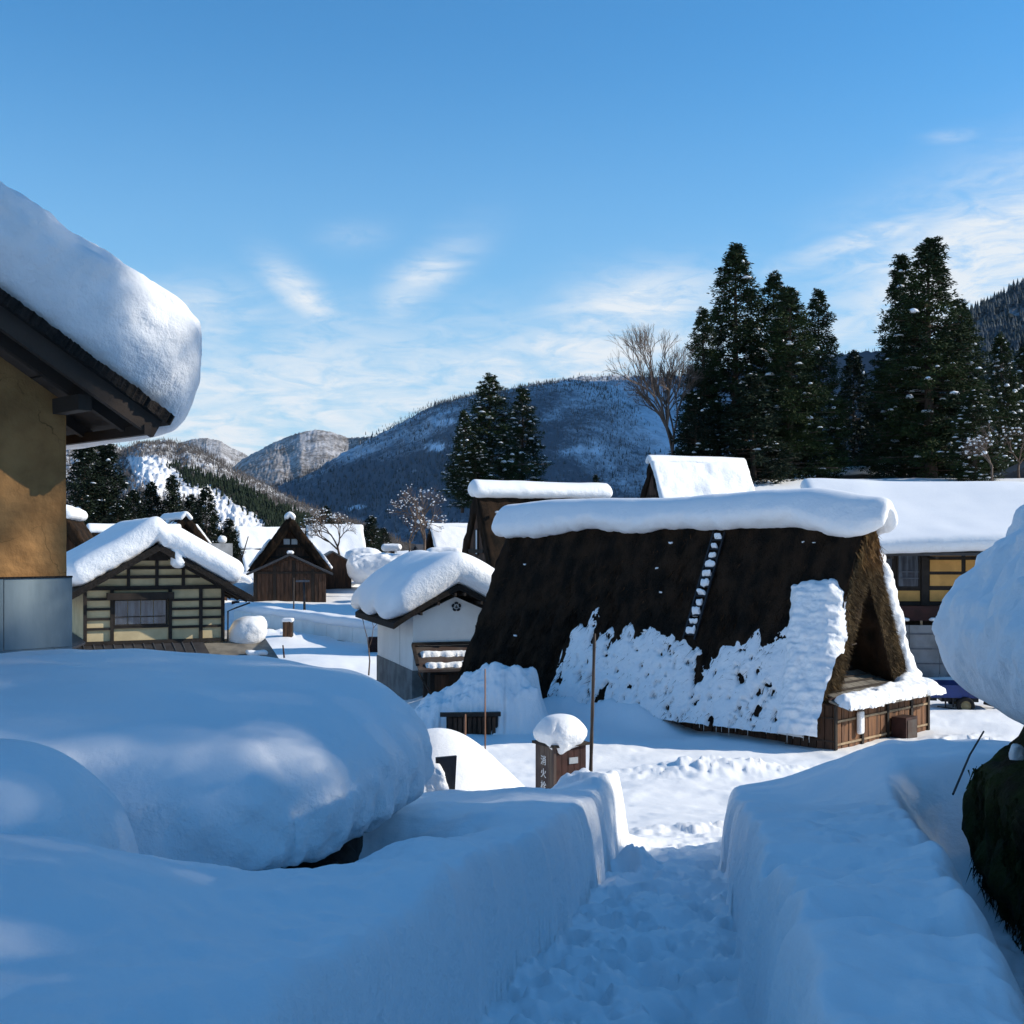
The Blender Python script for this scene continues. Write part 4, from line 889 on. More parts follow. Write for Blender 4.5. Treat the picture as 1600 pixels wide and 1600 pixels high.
    def tS(c0, c1, sd0):
        def f(u, v):
            m_ = np.minimum(v - c0 - .06 * fbm(u * 3, u * 0, seed=sd0), c1 + .06 * fbm(u * 2.6, u * 0 + 4, seed=sd0 + 2) - v); m_ = np.minimum(m_, np.minimum(u + h - .12, h + 1.1 - u))
            return np.where(m_ > 0, .13 * (np.clip(m_, 0, .12) / .12) ** .5 + .02 * fbm(u * 6, v * 6, seed=sd0), -1)
        return f
    for c0, c1, sd0 in ((-.78, -.50, 3), (-1.42, -1.20, 7)):
        plane_snow(o, 'porch_snow', (0, 0, pz(0, .07)), (1, 0, 0), (0, .922, .387), (0, -.387, .922), -h - .2, h + 1.2, -1.6, .1, .035, tS(c0, c1, sd0))
storehouse()

# ---- long house on the right with ochre panels
def right_house():
    r = rad(-3); o = thing('long_house', 'long dark house with ochre panels and a broad smooth snow roof on the right', 'house', (9.5, 42.4, -4.5), r)
    Z = 4.5; x0, x1 = 2.3, 17; wt = Z - .30
    box_part('wall', M['black_beam'], o, x0, x1, 0, 7, -.5, wt)
    xs = [2.6, 4.68, 4.98, 6.7, 8.4, 10.1, 11.8]
    zrows = [Z - 2.06, Z - 1.58, Z - 1.05, Z - .52]
    for a, b in ((4.98, 6.05), (6.2, 7.9), (8.05, 9.75)):
        for z0, z1 in ((Z - 1.98, Z - 1.60), (Z - 1.45, Z - 1.06), (Z - .95, Z - .55), (Z - .42, Z - .34)):
            box_part('ochre_panel', M['ochre'], o, a, b, -.03, -.003, z0, z1)
    box_part('ochre_panel', M['ochre'], o, 2.6, 4.64, -.03, -.003, Z - 1.98, Z - 1.62)
    window(o, 3.9, 4.6, Z - 1.48, Z - .40, -.0, 1); window(o, 2.6, 3.7, Z - 1.48, Z - .40, -.0, 2)
    for z in (Z - .98, Z - 1.2): box_part('window_bar', M['steel'], o, 3.9, 4.6, -.075, -.06, z, z + .03)
    for x in (4.68, 7.95): box_part('timber_post', M['black_beam'], o, x, x + .26, -.08, -.033, -.3, wt)
    box_part('pent_roof', M['rust_red'], o, x0, x1, -.75, -.005, Z - 2.62, Z - 2.12)
    for i in range(7): box_part('sheet_panel', M['sheet'], o, 3.0 + i * 1.02, 3.0 + i * 1.02 + 1.0, -1.0 - .012 * (i % 2), -.97, -.3, Z - 3.1 + (.35 if i in (0, 1) else 0))
    for z in (.45, .95, 1.45): box_part('sheet_rail', M['steel'], o, 2.6, 10.5, -1.04, -1.018, z - .02, z + .03)
    for x in (4.4, 6.2, 8.1): box_part('sheet_post', M['batten'], o, x, x + .07, -.95, -.9, -.3, Z - 2.6)
    for x, ww in ((3.5, .62), (5.9, 1.15), (8.4, .9)):
        snow_cap('pent_snow', o, ww, .16, .17, .05, lambda X_, Y_, n: np.stack([X_ + x, Y_ - .70, Z - 2.66 + n * .9 + .03 * np.sin(X_ * 5)], -1), amp=.05, sc=2)
    MB().hexa([(x0 - .5, -1.0, wt - .1), (x1, -1.0, wt - .1), (x1, 5.2, wt + 2.0), (x0 - .5, 5.2, wt + 2.0), (x0 - .5, -1.0, wt), (x1, -1.0, wt), (x1, 5.2, wt + 2.15), (x0 - .5, 5.2, wt + 2.15)]).build('roof', M['roof_metal'], o)
    for i in range(5): box_part('rafter', M['eave_wood'], o, 3.4 + i * 1.5, 3.5 + i * 1.5, -.98, -.09, wt - .2, wt - .12)
    sl = 2.1 / 6.2; ln = math.hypot(6.2, 2.1)
    def rm(x, y, n):
        s = y + ln / 2; und = .16 * fbm(x * .12 + 3, y * .3, seed=2, o=2) - .10 * sm(2, 5, x) * sm(9, 5, x)
        return np.stack([x + (x0 + x1) / 2 - .3, -1.0 + s * .947 - n * .32, wt + .02 + s * .32 + n * .947 + und], -1)
    snow_cap('roof_snow', o, (x1 - x0) / 2 + .5, ln / 2 + .25, .58, .14, rm, amp=.07, sc=.35, seed=6, side_amp=.03)
right_house()

# ---- the near thatched house at the right edge
def near_house():
    A = Vector((2.22, 4.0, -1.56)); B = Vector((3.05, 8.05, -1.62)); u = (B - A); u.z = 0; u.normalize(); inn = Vector((u.y, -u.x, 0)); al = rad(54)
    base = A - u * 7.5; base.z = -1.66
    r = math.atan2(u.y, u.x); o = thing('thatched_house', 'thatched house with mossy eaves under a huge bulging snow load at the right edge', 'thatched house', base, r)
    # local: x along eave, -y inwards (to the right)
    Lx = (B - base).length; ca, sa = math.cos(al), math.sin(al); SLn = 3.1; th = .62
    nu, nv = 260, 90; U, Vv = np.meshgrid(np.linspace(0, Lx, nu), np.linspace(0, SLn, nv), indexing='ij')
    def face(n): return np.stack([U, -(Vv * ca) + n * sa, Vv * sa + n * ca], -1)
    top = face(0.0); bot = face(-th)
    loops = np.concatenate([top, bot[:, ::-1]], 1); nl = loops.shape[1]
    V = loops.reshape(-1, 3); i = np.arange(nu - 1)[:, None] * nl + np.arange(nl)[None]; j = np.arange(nu - 1)[:, None] * nl + (np.arange(nl) + 1)[None] % nl
    Fq = np.stack([i, i + nl, j + nl, j], -1).reshape(-1, 4)
    # eave cut, subdivided: swap the single strip for a thick ragged one
    N = normals(V, Fq)
    V = V + N * (.05 * fbm(V[:, 0] * 2.4, V[:, 1] * 2.4, V[:, 2] * 2.4, o=4, seed=7) + .02 * vnoise(V[:, 0] * 12, V[:, 1] * 12, V[:, 2] * 12, seed=3))[:, None]
    mesh_obj('thatch_roof', V, Fq[:, ::-1], M['moss_thatch'], o, True)
    # shaggy bundled eave and end
    def lump(cx, cy, cz, hx, hy, hz, sd0):
        V, Fq = rbox(hx, hy, hz, min(hx, hy, hz) * .8, .035); q = V + np.array([cx, cy, cz])
        f = np.stack([fbm(q[:, 0] * 4 + 7 * k, q[:, 1] * 4, q[:, 2] * 4, o=4, seed=sd0 + k) for k in range(3)], -1); return q + .07 * f, Fq
    for k in range(8):
        q, Fq2 = lump(Lx - .5 - k * 1.0, -.22, -.08, .56, .26, .40, 60 + k); mesh_obj('eave_thatch', q, Fq2, M['moss_thatch'], o, True)
    for k in range(9):
        q, Fq2 = lump(Lx - .45 - k * .8, -.30, -.62, .50, .24, .34, 80 + k); mesh_obj('eave_thatch', q, Fq2, M['moss_thatch'], o, True)
    pd = []; rg = random.Random(5)
    for i in range(9000): pd.append(((rg.uniform(Lx - 5.5, Lx - .1), .04 + rg.uniform(-.10, .0), rg.uniform(-.5, .2)), (0, .12, -1)))
    strands(o, pd, M['moss_thatch'], .07, .006, 8, 'eave_straw')
    box_part('wall', M['black_beam'], o, 0, Lx - .6, -3.4, -.75, -1.2, .2)
    MB().hexa([(Lx - .55, -4.4, -.6), (Lx - .45, -4.4, -.6), (Lx - .45, -.4, -.6), (Lx - .55, -.4, -.6), (Lx - .55, -2.0, 2.0), (Lx - .45, -2.0, 2.0), (Lx - .45, -1.9, 2.0), (Lx - .55, -1.9, 2.0)]).build('gable_wall', M['board_dark'], o)
    # far slope
    MB().hexa([(0, -4.6, 0), (Lx, -4.6, 0), (Lx, -4.0, -.1), (0, -4.0, -.1), (0, -1.95, 2.4), (Lx, -1.95, 2.4), (Lx, -1.8, 1.9), (0, -1.8, 1.9)]).build('far_slope', M['thatch'], o)
    def sm2(x, y, n):
        s = y; return np.stack([x, -(s * ca) + n * sa, s * sa + n * ca], -1)
    def fm(x, y, n):
        s = y + 1.98; xx = x + Lx - 3.55
        n = n * (1.0 + .10 * sm(.6, 2.0, s)); low = np.exp(-((s - .9) / .6) ** 2) * .10
        g = sm2(xx, s, n + low * (n > .3)); return g
    snow_cap('roof_snow', o, 3.75, 1.42, .79, .036, fm, amp=.05, sc=.8, seed=19, side_amp=.045, R=.42)
    # snow lumps hanging lower at the corner
    for k, (xx, s, nn_, hx) in enumerate(((Lx - .40, .40, .04, .05), (Lx - .95, .44, .04, .06))):
        V, Fq = rbox(hx, hx * .8, hx * 1.3, hx * .7, .02); c = np.array([xx, -(s * ca) + nn_ * sa, s * sa + nn_ * ca])
        mesh_obj('snow_lump', c + V + .025 * np.stack([fbm(V[:, 0] * 9 + q, V[:, 1] * 9, V[:, 2] * 9, seed=q + k) for q in range(3)], -1), Fq, M['snow'], o, True)
    return o
near_house()
rp_ = MB().tube([P(1537, 1143, 7.9), P(1515, 1180, 7.3), P(1489, 1241, 6.5)], .006, 6).build('rope', M['black_frame']); tag(rp_, 'thin dark rope hanging from the mossy eave corner into the snow', 'rope')

# ---- the mud walled house at the left edge
def mud_house():
    r = rad(45); o = thing('mud_wall_house', 'ochre mud walled house with tin skirt and deep eave snow at the left edge', 'house', (-2.58, 8.75, .82), r)
    sl = math.tan(rad(30.5)); ca, sa = math.cos(rad(30.5)), math.sin(rad(30.5)); wy = .50; wx = -.42; bz = -1.06
    # mud wall with rough plaster surface, right corner at wx
    nu, nv = 150, 150; U, Vv = np.meshgrid(np.linspace(-4.5, wx, nu), np.linspace(0, 1, nv), indexing='ij')
    zt = -.02 + (-U) * sl - .02; Zz = bz + (zt - bz) * Vv
    yy = wy + .014 * fbm(U * 2.5, Zz * 2.5, seed=1, o=5) - .02 * sm(.12, .0, wx - U + .1) * 0
    V = np.stack([U, yy, Zz], -1).reshape(-1, 3); Fq = grid_faces(nu, nv)
    U2, V2 = np.meshgrid(np.linspace(wy, 5, 60), np.linspace(0, 1, 60), indexing='ij'); Z2 = bz + (-.02 - wx * sl - .02 - bz) * V2
    Vb = np.stack([np.full_like(U2, wx) , U2, Z2], -1).reshape(-1, 3)
    Vb[U2.ravel() == wy] = Vb[U2.ravel() == wy] + 0
    mesh_obj('mud_wall', V, Fq, M['mud'], o, True); mesh_obj('mud_side_wall', Vb + np.array([.001, 0, 0]), grid_faces(60, 60), M['mud'], o, True)
    # tin skirt, sheets in two rows
    for row, (z0, z1) in enumerate(((bz - .50, bz), (bz - 1.3, bz - .505))):
        for k in range(7):
            a = wx + .02 - (.48 if row == 0 else .12) - k * .62 ; b = min(wx + .02, a + .615)
            if k == 0: b = wx + .03
            MB().hexa([(a + (.0 if k else 0), wy - .035 - .004 * (k % 2), z0), (b, wy - .035 - .004 * (k % 2), z0), (b, wy + .0, z0), (a, wy, z0), (a, wy - .035 - .004 * (k % 2), z1), (b, wy - .035 - .004 * (k % 2), z1), (b, wy, z1), (a, wy, z1)]).build('tin_sheet', M['tin'], o) if k == 0 else \
            MB().box(wx + .02 - (.48 if row == 0 else .12) - k * .62 + .0, wx + .02 - (.48 if row == 0 else .12) - (k - 1) * .62 - .008, wy - .035 - .004 * (k % 2), wy, z0, z1).build('tin_sheet', M['tin'], o)
    box_part('tin_sheet', M['tin'], o, wx + .0, wx + .03, wy - .03, 5, bz - 1.3, bz)
    MB().bar((-4.5, wy - .03, bz + .004), (wx + .03, wy - .03, bz + .004), .03, .012).build('skirt_cap', M['bark_edge'], o)
    # roof boards, rafters, purlins
    def rf(x, y, n): return (x - n * -sa * 1, y, -x * sl + n * ca) if 0 else (x + n * sa, y, -x * sl + n * ca)
    for k in range(15):
        a = -k * .30 + .0; b = a - .285
        MB().hexa([rf(a, .0, .05), rf(a, 5, .05), rf(b, 5, .05), rf(b, 0, .05), rf(a, .0, .08), rf(a, 5, .08), rf(b, 5, .08), rf(b, .0, .08)]).build('roof_board', M['eave_wood'], o)
    MB().bar(rf(.02, .02, .02), rf(-4.4, .02, .02), .05, .13, (0, 0, 1)).build('barge_board', M['eave_wood'], o)
    for y in (.30, .95, 1.5, 2.2, 3.0, 3.8): MB().bar(rf(-.03, y, -.0), rf(-4.4, y, -.0), .055, .08).build('rafter', M['eave_wood'], o)
    for x in (-.42, -1.25, -2.1, -3.0): MB().bar(rf(x, .10, -.09), rf(x, 5, -.09), .10, .11).build('purlin', M['eave_wood'], o)
    MB().bar(rf(-.04, -.02, -.03), rf(-.04, 5, -.03), .05, .07).build('eave_board', M['eave_wood'], o)
    # bark edge
    nu = 320; xs = np.linspace(.06, -4.4, nu); V = []; 
    for i, x in enumerate(xs):
        j = .022 * float(fbm(np.array([x * 9]), np.array([0.]), seed=3)[0]) + .012 * random.Random(i).uniform(-1, 1)
        for y, n in ((-.06 + j, .085), (-.06 + j * 1.5, .16 + j), (.5, .16), (.5, .085)): V.append(rf(x, y, n))
    Fq = [(i * 4 + k, i * 4 + (k + 1) % 4, (i + 1) * 4 + (k + 1) % 4, (i + 1) * 4 + k) for i in range(nu - 1) for k in range(4)]
    mesh_obj('bark_edge', V, Fq, M['bark_edge'], o)
    # snow
    Ls = 5.4; hs = 2.85; HY = 2.7
    def fm(x, y, n):
        s = x + hs - .20; yy = y + HY - .12            # s: up the slope from the eave
        n2 = n * (1.02 - .40 * np.clip(s / 4.2, 0, 1) ** .8)
        px_ = -s * ca + n2 * sa; pz_ = s * sa + n2 * ca + .10
        lo = sm(.02, -.34, s); px_ = px_ + .02 * lo; pz_ = pz_ - .34 * lo; px_ = px_ - .05 * lo
        return np.stack([px_, yy, pz_], -1)
    snow_cap('roof_snow', o, hs, HY, .98, .04, fm, amp=.03, sc=.6, seed=23, side_amp=.026, R=.44)
mud_house()

# ---- big snow laden low roof in the foreground left, and its base
def dome(name, c, hx, hy, hz, R, step, fm=None, seed=1, amp=.03, side=.03, label=None, parent=None):
    V, Fq = rbox(hx, hy, hz, R, step); W = V.copy()
    if fm is not None: W = fm(W)
    N = normals(W, Fq); sd_ = np.clip(1 - N[:, 2] * 1.35, 0, 1)
    W = W + N * (amp * fbm(W[:, 0] * 1.2, W[:, 1] * 1.2, W[:, 2] * 1.2, o=3, seed=seed) + side * sd_ * fbm(W[:, 0] * 9, W[:, 1] * 9, W[:, 2] * 6, o=4, seed=seed + 4))[:, None]
    return mesh_obj(name, W + (np.array(c) if parent is None else 0), Fq, M['snow'], parent, True)
lo = thing('snow_covered_hut_roof', 'huge smooth snow dome over a low dark hut beside the trench path', 'snowed-in roof', (-2.60, 6.80, -1.80))
def fdome(W):
    rr = np.sqrt((W[:, 0] / 2.1) ** 2 + (W[:, 1] / 2.0) ** 2); W = W.copy()
    # squircle plan to ellipse
    x, y = W[:, 0] / 2.1, W[:, 1] / 2.0; m_ = np.maximum(np.abs(x), np.abs(y)) + 1e-9; l = np.hypot(x, y); k = .45 + .55 * m_ / np.maximum(l, 1e-9)
    W[:, 0] *= k * 1.0; W[:, 1] *= k
    r2 = np.hypot(W[:, 0] / 2.1, W[:, 1] / 2.0); up = W[:, 2] > 0
    W[:, 2] = np.where(up, W[:, 2] * (1 - .34 * r2 ** 2) * 1.14, -.25 * np.sqrt(np.clip(-W[:, 2], 0, 1) / .48)) + .60
    W[:, 2] += .05 * sm(-.5, 1.5, -W[:, 0]) * up
    return W
dome('snow_cap', (0, 0, 0), 2.1, 2.0, .48, .47, .032, fdome, 5, .03, .034, parent=lo)
V, Fq = rbox(1.78, 1.58, .42, .1, .05); mesh_obj('dark_base', V + .05 * fbm(V[:, 0] * 4, V[:, 1] * 4, V[:, 2] * 4, seed=3)[:, None] + np.array([0, 0, -.18]), Fq, M['mound_core'], lo, True)  # near-black colour stands for the shade inside the gap under the rim
hp = dome('snow_heap', (-2.02, 4.25, -1.28), .66, .60, .56, .5, .03, None, 9, .03, .03); tag(hp, 'small rounded snow heap at the lower left in front of the big snow dome', 'snow heap')

# ---- fire hydrant box, poles, small posts
def hydrant():
    o = thing('hydrant_box', 'wooden hydrant box with white characters and a round snow cap beyond the trench', 'hydrant box', (.56, 14.0, -3.42), rad(-58))
    w2, H = .195, 1.12
    for i in range(4):
        a = -w2 + i * .0975; box_part("front_board", M["post_wood"], o, a + .003, a + .0945, -.22, -.20, 0, H)
    for i in range(5):
        a = -.2 + i * .084; box_part('side_board', M['post_red'], o, w2 - .02, w2, a + .003, a + .081, 0, H)
    box_part('core', M['black_beam'], o, -w2, w2 - .021, -.199, .22, 0, H - .01)
    box_part('corner_post', M['post_wood'], o, w2 - .02, w2 + .012, -.235, -.2, 0, H)
    box_part('name_plate', M['plate_grey'], o, w2 + .002, w2 + .012, -.02, .10, .92, .99)
    MB().hexa([(-w2 - .03, -.25, H), (w2 + .04, -.25, H), (w2 + .04, .25, H), (-w2 - .03, .25, H), (-w2 - .03, -.25, H + .03), (w2 + .04, -.25, H + .03), (w2 + .04, .25, H + .03), (-w2 - .03, .25, H + .03)]).build('roof_board', M['dark_wood'], o)
    for i, ch in enumerate('消火栓'):
        cu = bpy.data.curves.new('character', 'FONT'); cu.body = ch; cu.size = .115; cu.extrude = .002; cu.align_x = 'CENTER'; cu.align_y = 'CENTER'
        tmp = bpy.data.objects.new('character', cu); COL.objects.link(tmp); bpy.context.view_layer.update()
        me = bpy.data.meshes.new_from_object(tmp.evaluated_get(bpy.context.evaluated_depsgraph_get())); bpy.data.objects.remove(tmp)
        t = bpy.data.objects.new('character', me); COL.objects.link(t); t.parent = o; me.materials.clear(); me.materials.append(M['white_paint'])
        t.location = (-.02, -.224, .94 - i * .145); t.rotation_euler = (rad(90), 0, 0)
    def hc(W):
        x, y = W[:, 0] / .305, W[:, 1] / .305; m_ = np.maximum(np.abs(x), np.abs(y)); l = np.hypot(x, y) + 1e-9; k = .25 + .75 * m_ / l; W = W.copy(); W[:, 0] *= k * 1.02; W[:, 1] *= k * 1.02
        r2 = np.hypot(W[:, 0], W[:, 1]) / .31; up = W[:, 2] > 0; W[:, 2] = np.where(up, W[:, 2] * (1.12 - .55 * r2 ** 2), W[:, 2] * .8 - .09 * np.exp(-(((W[:, 0] - .18) / .09) ** 2 + ((W[:, 1] + .16) / .16) ** 2)))
        return W + np.array([0, 0, H + .125])
    dome('snow_cap', (0, 0, 0), .305, .305, .19, .18, .018, hc, 3, .015, .012, parent=o)
hydrant()
def pole(label, p0, p1, r0, m, cat='pole', name='marker_pole', rings=True, group=None):
    a, b = Vector(p0), Vector(p1); pts = []; rr = []; n = 14 if rings else 3
    for i in range(n + 1):
        t = i / n; pts.append(a.lerp(b, t)); rr.append(r0 * (1 - .3 * t) * (1.18 if rings and i % 2 else 1))
    o = MB().tube(pts, rr, 8).build(name, m, smooth=True); return tag(o, label, cat, group)
pole('tall dark bamboo pole standing right of the hydrant box', (.90, 14.3, -3.6), P(929, 990, 14.3), .023, M['bamboo'], name='bamboo_pole')
pole('thin tall brown cane in front of the slumped snow', (-.29, 13.2, -3.4), P(758, 1045, 13.2), .010, M['bamboo_light'], name='bamboo_pole')
pole('short pale cane left of the thin tall brown cane', (-.50, 13.0, -3.4), P(727, 1116, 13.0), .014, M['bamboo_light'], name='bamboo_pole')
pole('black metal post in front of the dark farmhouse', P(476, 967, 78), P(475, 905, 78), .09, M['black_frame'], 'post', 'metal_post', False)
b_ = MB().box(-.55, .3, -.05, .05, -.06, .06).build('post_sign', M['steel'], bpy.data.objects['metal_post']); b_.location = P(476, 908, 77.8)
pole('thin brown cane before the dark farmhouse doors', P(459, 965, 75), P(459, 903, 75), .05, M['bamboo'], name='bamboo_pole', rings=False)
pole('dark stake poking out of the snow field on the left', P(445, 1036, 55), P(442, 1008, 55), .045, M['rust_red'], 'stake', 'stake', False)
pole('leaning thin pole beside the thatched house on the far left', P(378, 872, 100), P(388, 838, 100), .06, M['bamboo'], name='marker_pole', rings=False)
def bollard(label, px, py0, py1, d, wd, m, cap):
    a = P(px, py0, d); b = P(px, py1, d); o = thing('bollard', label, 'bollard', (a.x, a.y, a.z - .3))
    h = b.z - a.z + .3
    for i in range(4): box_part('plank', M[m], o, -wd / 2 + wd * i / 4 + .01, -wd / 2 + wd * (i + 1) / 4 - .01, -wd / 2, -wd / 2 + .03, 0, h)
    box_part('core', M['black_beam'], o, -wd / 2, wd / 2, -wd / 2 + .032, wd / 2, 0, h - .01)
    if cap: dome('snow_cap', (0, 0, 0), wd * .62, wd * .62, cap / 2, cap * .45, .06, lambda W: W + np.array([0, 0, h + cap / 2 - .03]), 2, .02, .02, parent=o)
bollard('brown wooden hydrant box with a small snow cap beside the retaining wall', 450, 991, 971, 66, .50, 'brown_board', .22)
bollard('brown wooden box at the left corner of the white storehouse', 584, 1012, 995, 60, .50, 'post_red', 0)
bollard('tiny dark wooden box beyond the half timbered house', 368, 950, 939, 84, .45, 'post_red', 0)
# black sign board sunk in the snow
sb = thing('sign_board', 'black board leaning out of the snow behind the big snow dome', 'board', P(700, 1232, 10.2), rad(12))
MB().hexa([(-.10, 0, -.1), (.055, 0, -.1), (.055, .04, -.1), (-.10, .04, -.1), (-.10, 0, .26), (.075, 0, .27), (.075, .04, .27), (-.10, .04, .26)]).build('board', M['black_frame'], sb)
V, Fq = rbox(.10, .03, .16, .028, .014); mesh_obj('snow_crust', V + .02 * np.stack([fbm(V[:, 0] * 14, V[:, 1] * 14, V[:, 2] * 14, seed=q) for q in range(3)], -1) + np.array([-.115 , -.012, .06]) - np.stack([V[:, 2] * .35 - .0, V[:, 0] * 0, V[:, 0] * 0], -1), Fq, M['snow'], sb, True)

# retaining wall of the upper field
def retaining_wall():
    a = Vector((-18.5, 81.8, -5.6)); b = Vector((-5.6, 60.7, -5.6)); t = (b - a).normalized(); nrm = Vector((t.y, -t.x, 0))
    o = thing('retaining_wall', 'long low retaining wall topped with snow between the two snowfields', 'wall', a, math.atan2(t.y, t.x)); L = (b - a).length
    for i in range(14): box_part('concrete_panel', M['plaster'], o, L * i / 14 + .02, L * (i + 1) / 14 - .02, -.22, -.02, 0, 1.18)
    box_part('drain_edge', M['black_beam'], o, 0, L, -.32, -.23, 0, .33)
    snow_cap('wall_snow', o, L / 2, .55, .5, .1, lambda x, y, n: np.stack([x + L / 2, y + .15, 1.12 + n], -1), amp=.16, sc=.35, seed=3, side_amp=.02)
retaining_wall()
# blue trailer
def trailer():
    o = thing('trailer', 'small blue tipping trailer with an empty bed parked in front of the long house', 'trailer', (11.45, 33.1, -4.62), rad(-9))
    z0, z1 = .44, .78; L, Wd = 1.32, 1.15; m = M['trailer_blue']
    box_part('bed_side', m, o, 0, L, 0, .03, z0, z1); box_part('bed_side', m, o, 0, L, Wd, Wd + .03, z0, z1 + .02)
    box_part('bed_end', m, o, -.03, 0, 0, Wd + .03, z0, z1); box_part('bed_floor', M['steel'], o, 0, L, .03, Wd, z0, z0 + .03)
    box_part('bed_end', m, o, L, L + .03, 0, Wd + .03, z0 - .05, z1 - .12)
    MB().hexa([(L, 0, z0 - .05), (L + .38, 0, z0 - .12), (L + .38, Wd, z0 - .12), (L, Wd, z0 - .05), (L, 0, z1 - .14), (L + .34, 0, z0 + .06), (L + .34, Wd, z0 + .06), (L, Wd, z1 - .14)]).build('drawbar_cover', m, o)
    MB().bar((.80, .06, z1 + .0), (1.30, .75, z1 + .05), .07, .04).build('plank', M['batten'], o)
    box_part('frame', M['black_frame'], o, .25, L - .1, .12, Wd - .12, z0 - .12, z0 - .01)
    box_part('tail_bracket', M['black_frame'], o, -.05, .12, .05, .14, z0 - .09, z0)
    for x in (.32, .52): box_part('leg', M['black_frame'], o, x, x + .04, .0, .04, .18, z0)
    MB().bar((.12, .02, .20), (.72, .02, .12), .03, .03).build('foot_rail', M['black_frame'], o)
    for y in (-.08, Wd - .05):
        c = (.85, y, .24); wb = MB(); n = 28; R0 = .235
        V = []; prof = [(.13, 0), (.135, -.02), (.2, -.03), (.23, -.015), (R0, .03), (R0, .12), (.22, .15), (.13, .15)]
        for i in range(n):
            t = 2 * math.pi * i / n
            for rr, yy in prof: V.append((c[0] + rr * math.cos(t), c[1] + yy, c[2] + rr * math.sin(t)))
        k = len(prof); Fq = [(i * k + j, i * k + (j + 1) % k, ((i + 1) % n) * k + (j + 1) % k, ((i + 1) % n) * k + j) for i in range(n) for j in range(k)]
        wheel = mesh_obj('wheel', V, Fq, M['rubber'], o, True)
        rim = MB()
        for i in range(24):
            t = 2 * math.pi * i / 24; t2 = 2 * math.pi * (i + 1) / 24; q = lambda rr, a, yy: (c[0] + rr * math.cos(a), c[1] + yy, c[2] + rr * math.sin(a))
            rim.quad(q(.132, t, -.018), q(.132, t2, -.018), q(.105, t2, .012), q(.105, t, .012)); rim.quad(q(.105, t, .012), q(.105, t2, .012), q(.045, t2, -.004), q(.045, t, -.004)); rim.quad(q(.045, t, -.004), q(.045, t2, -.004), q(.0, t2, -.02), q(.0, t, -.02))
        rim.build('rim', M['rim_metal'], wheel)
    MB().bar((L + .1, .3, .3), (L + .75, .45, .12), .14, .12).build('drawbar', M['black_frame'], o); MB().bar((L + .5, .3, .22), (L + .72, .3, .34), .1, .1).build('hitch', M['black_frame'], o)
trailer()

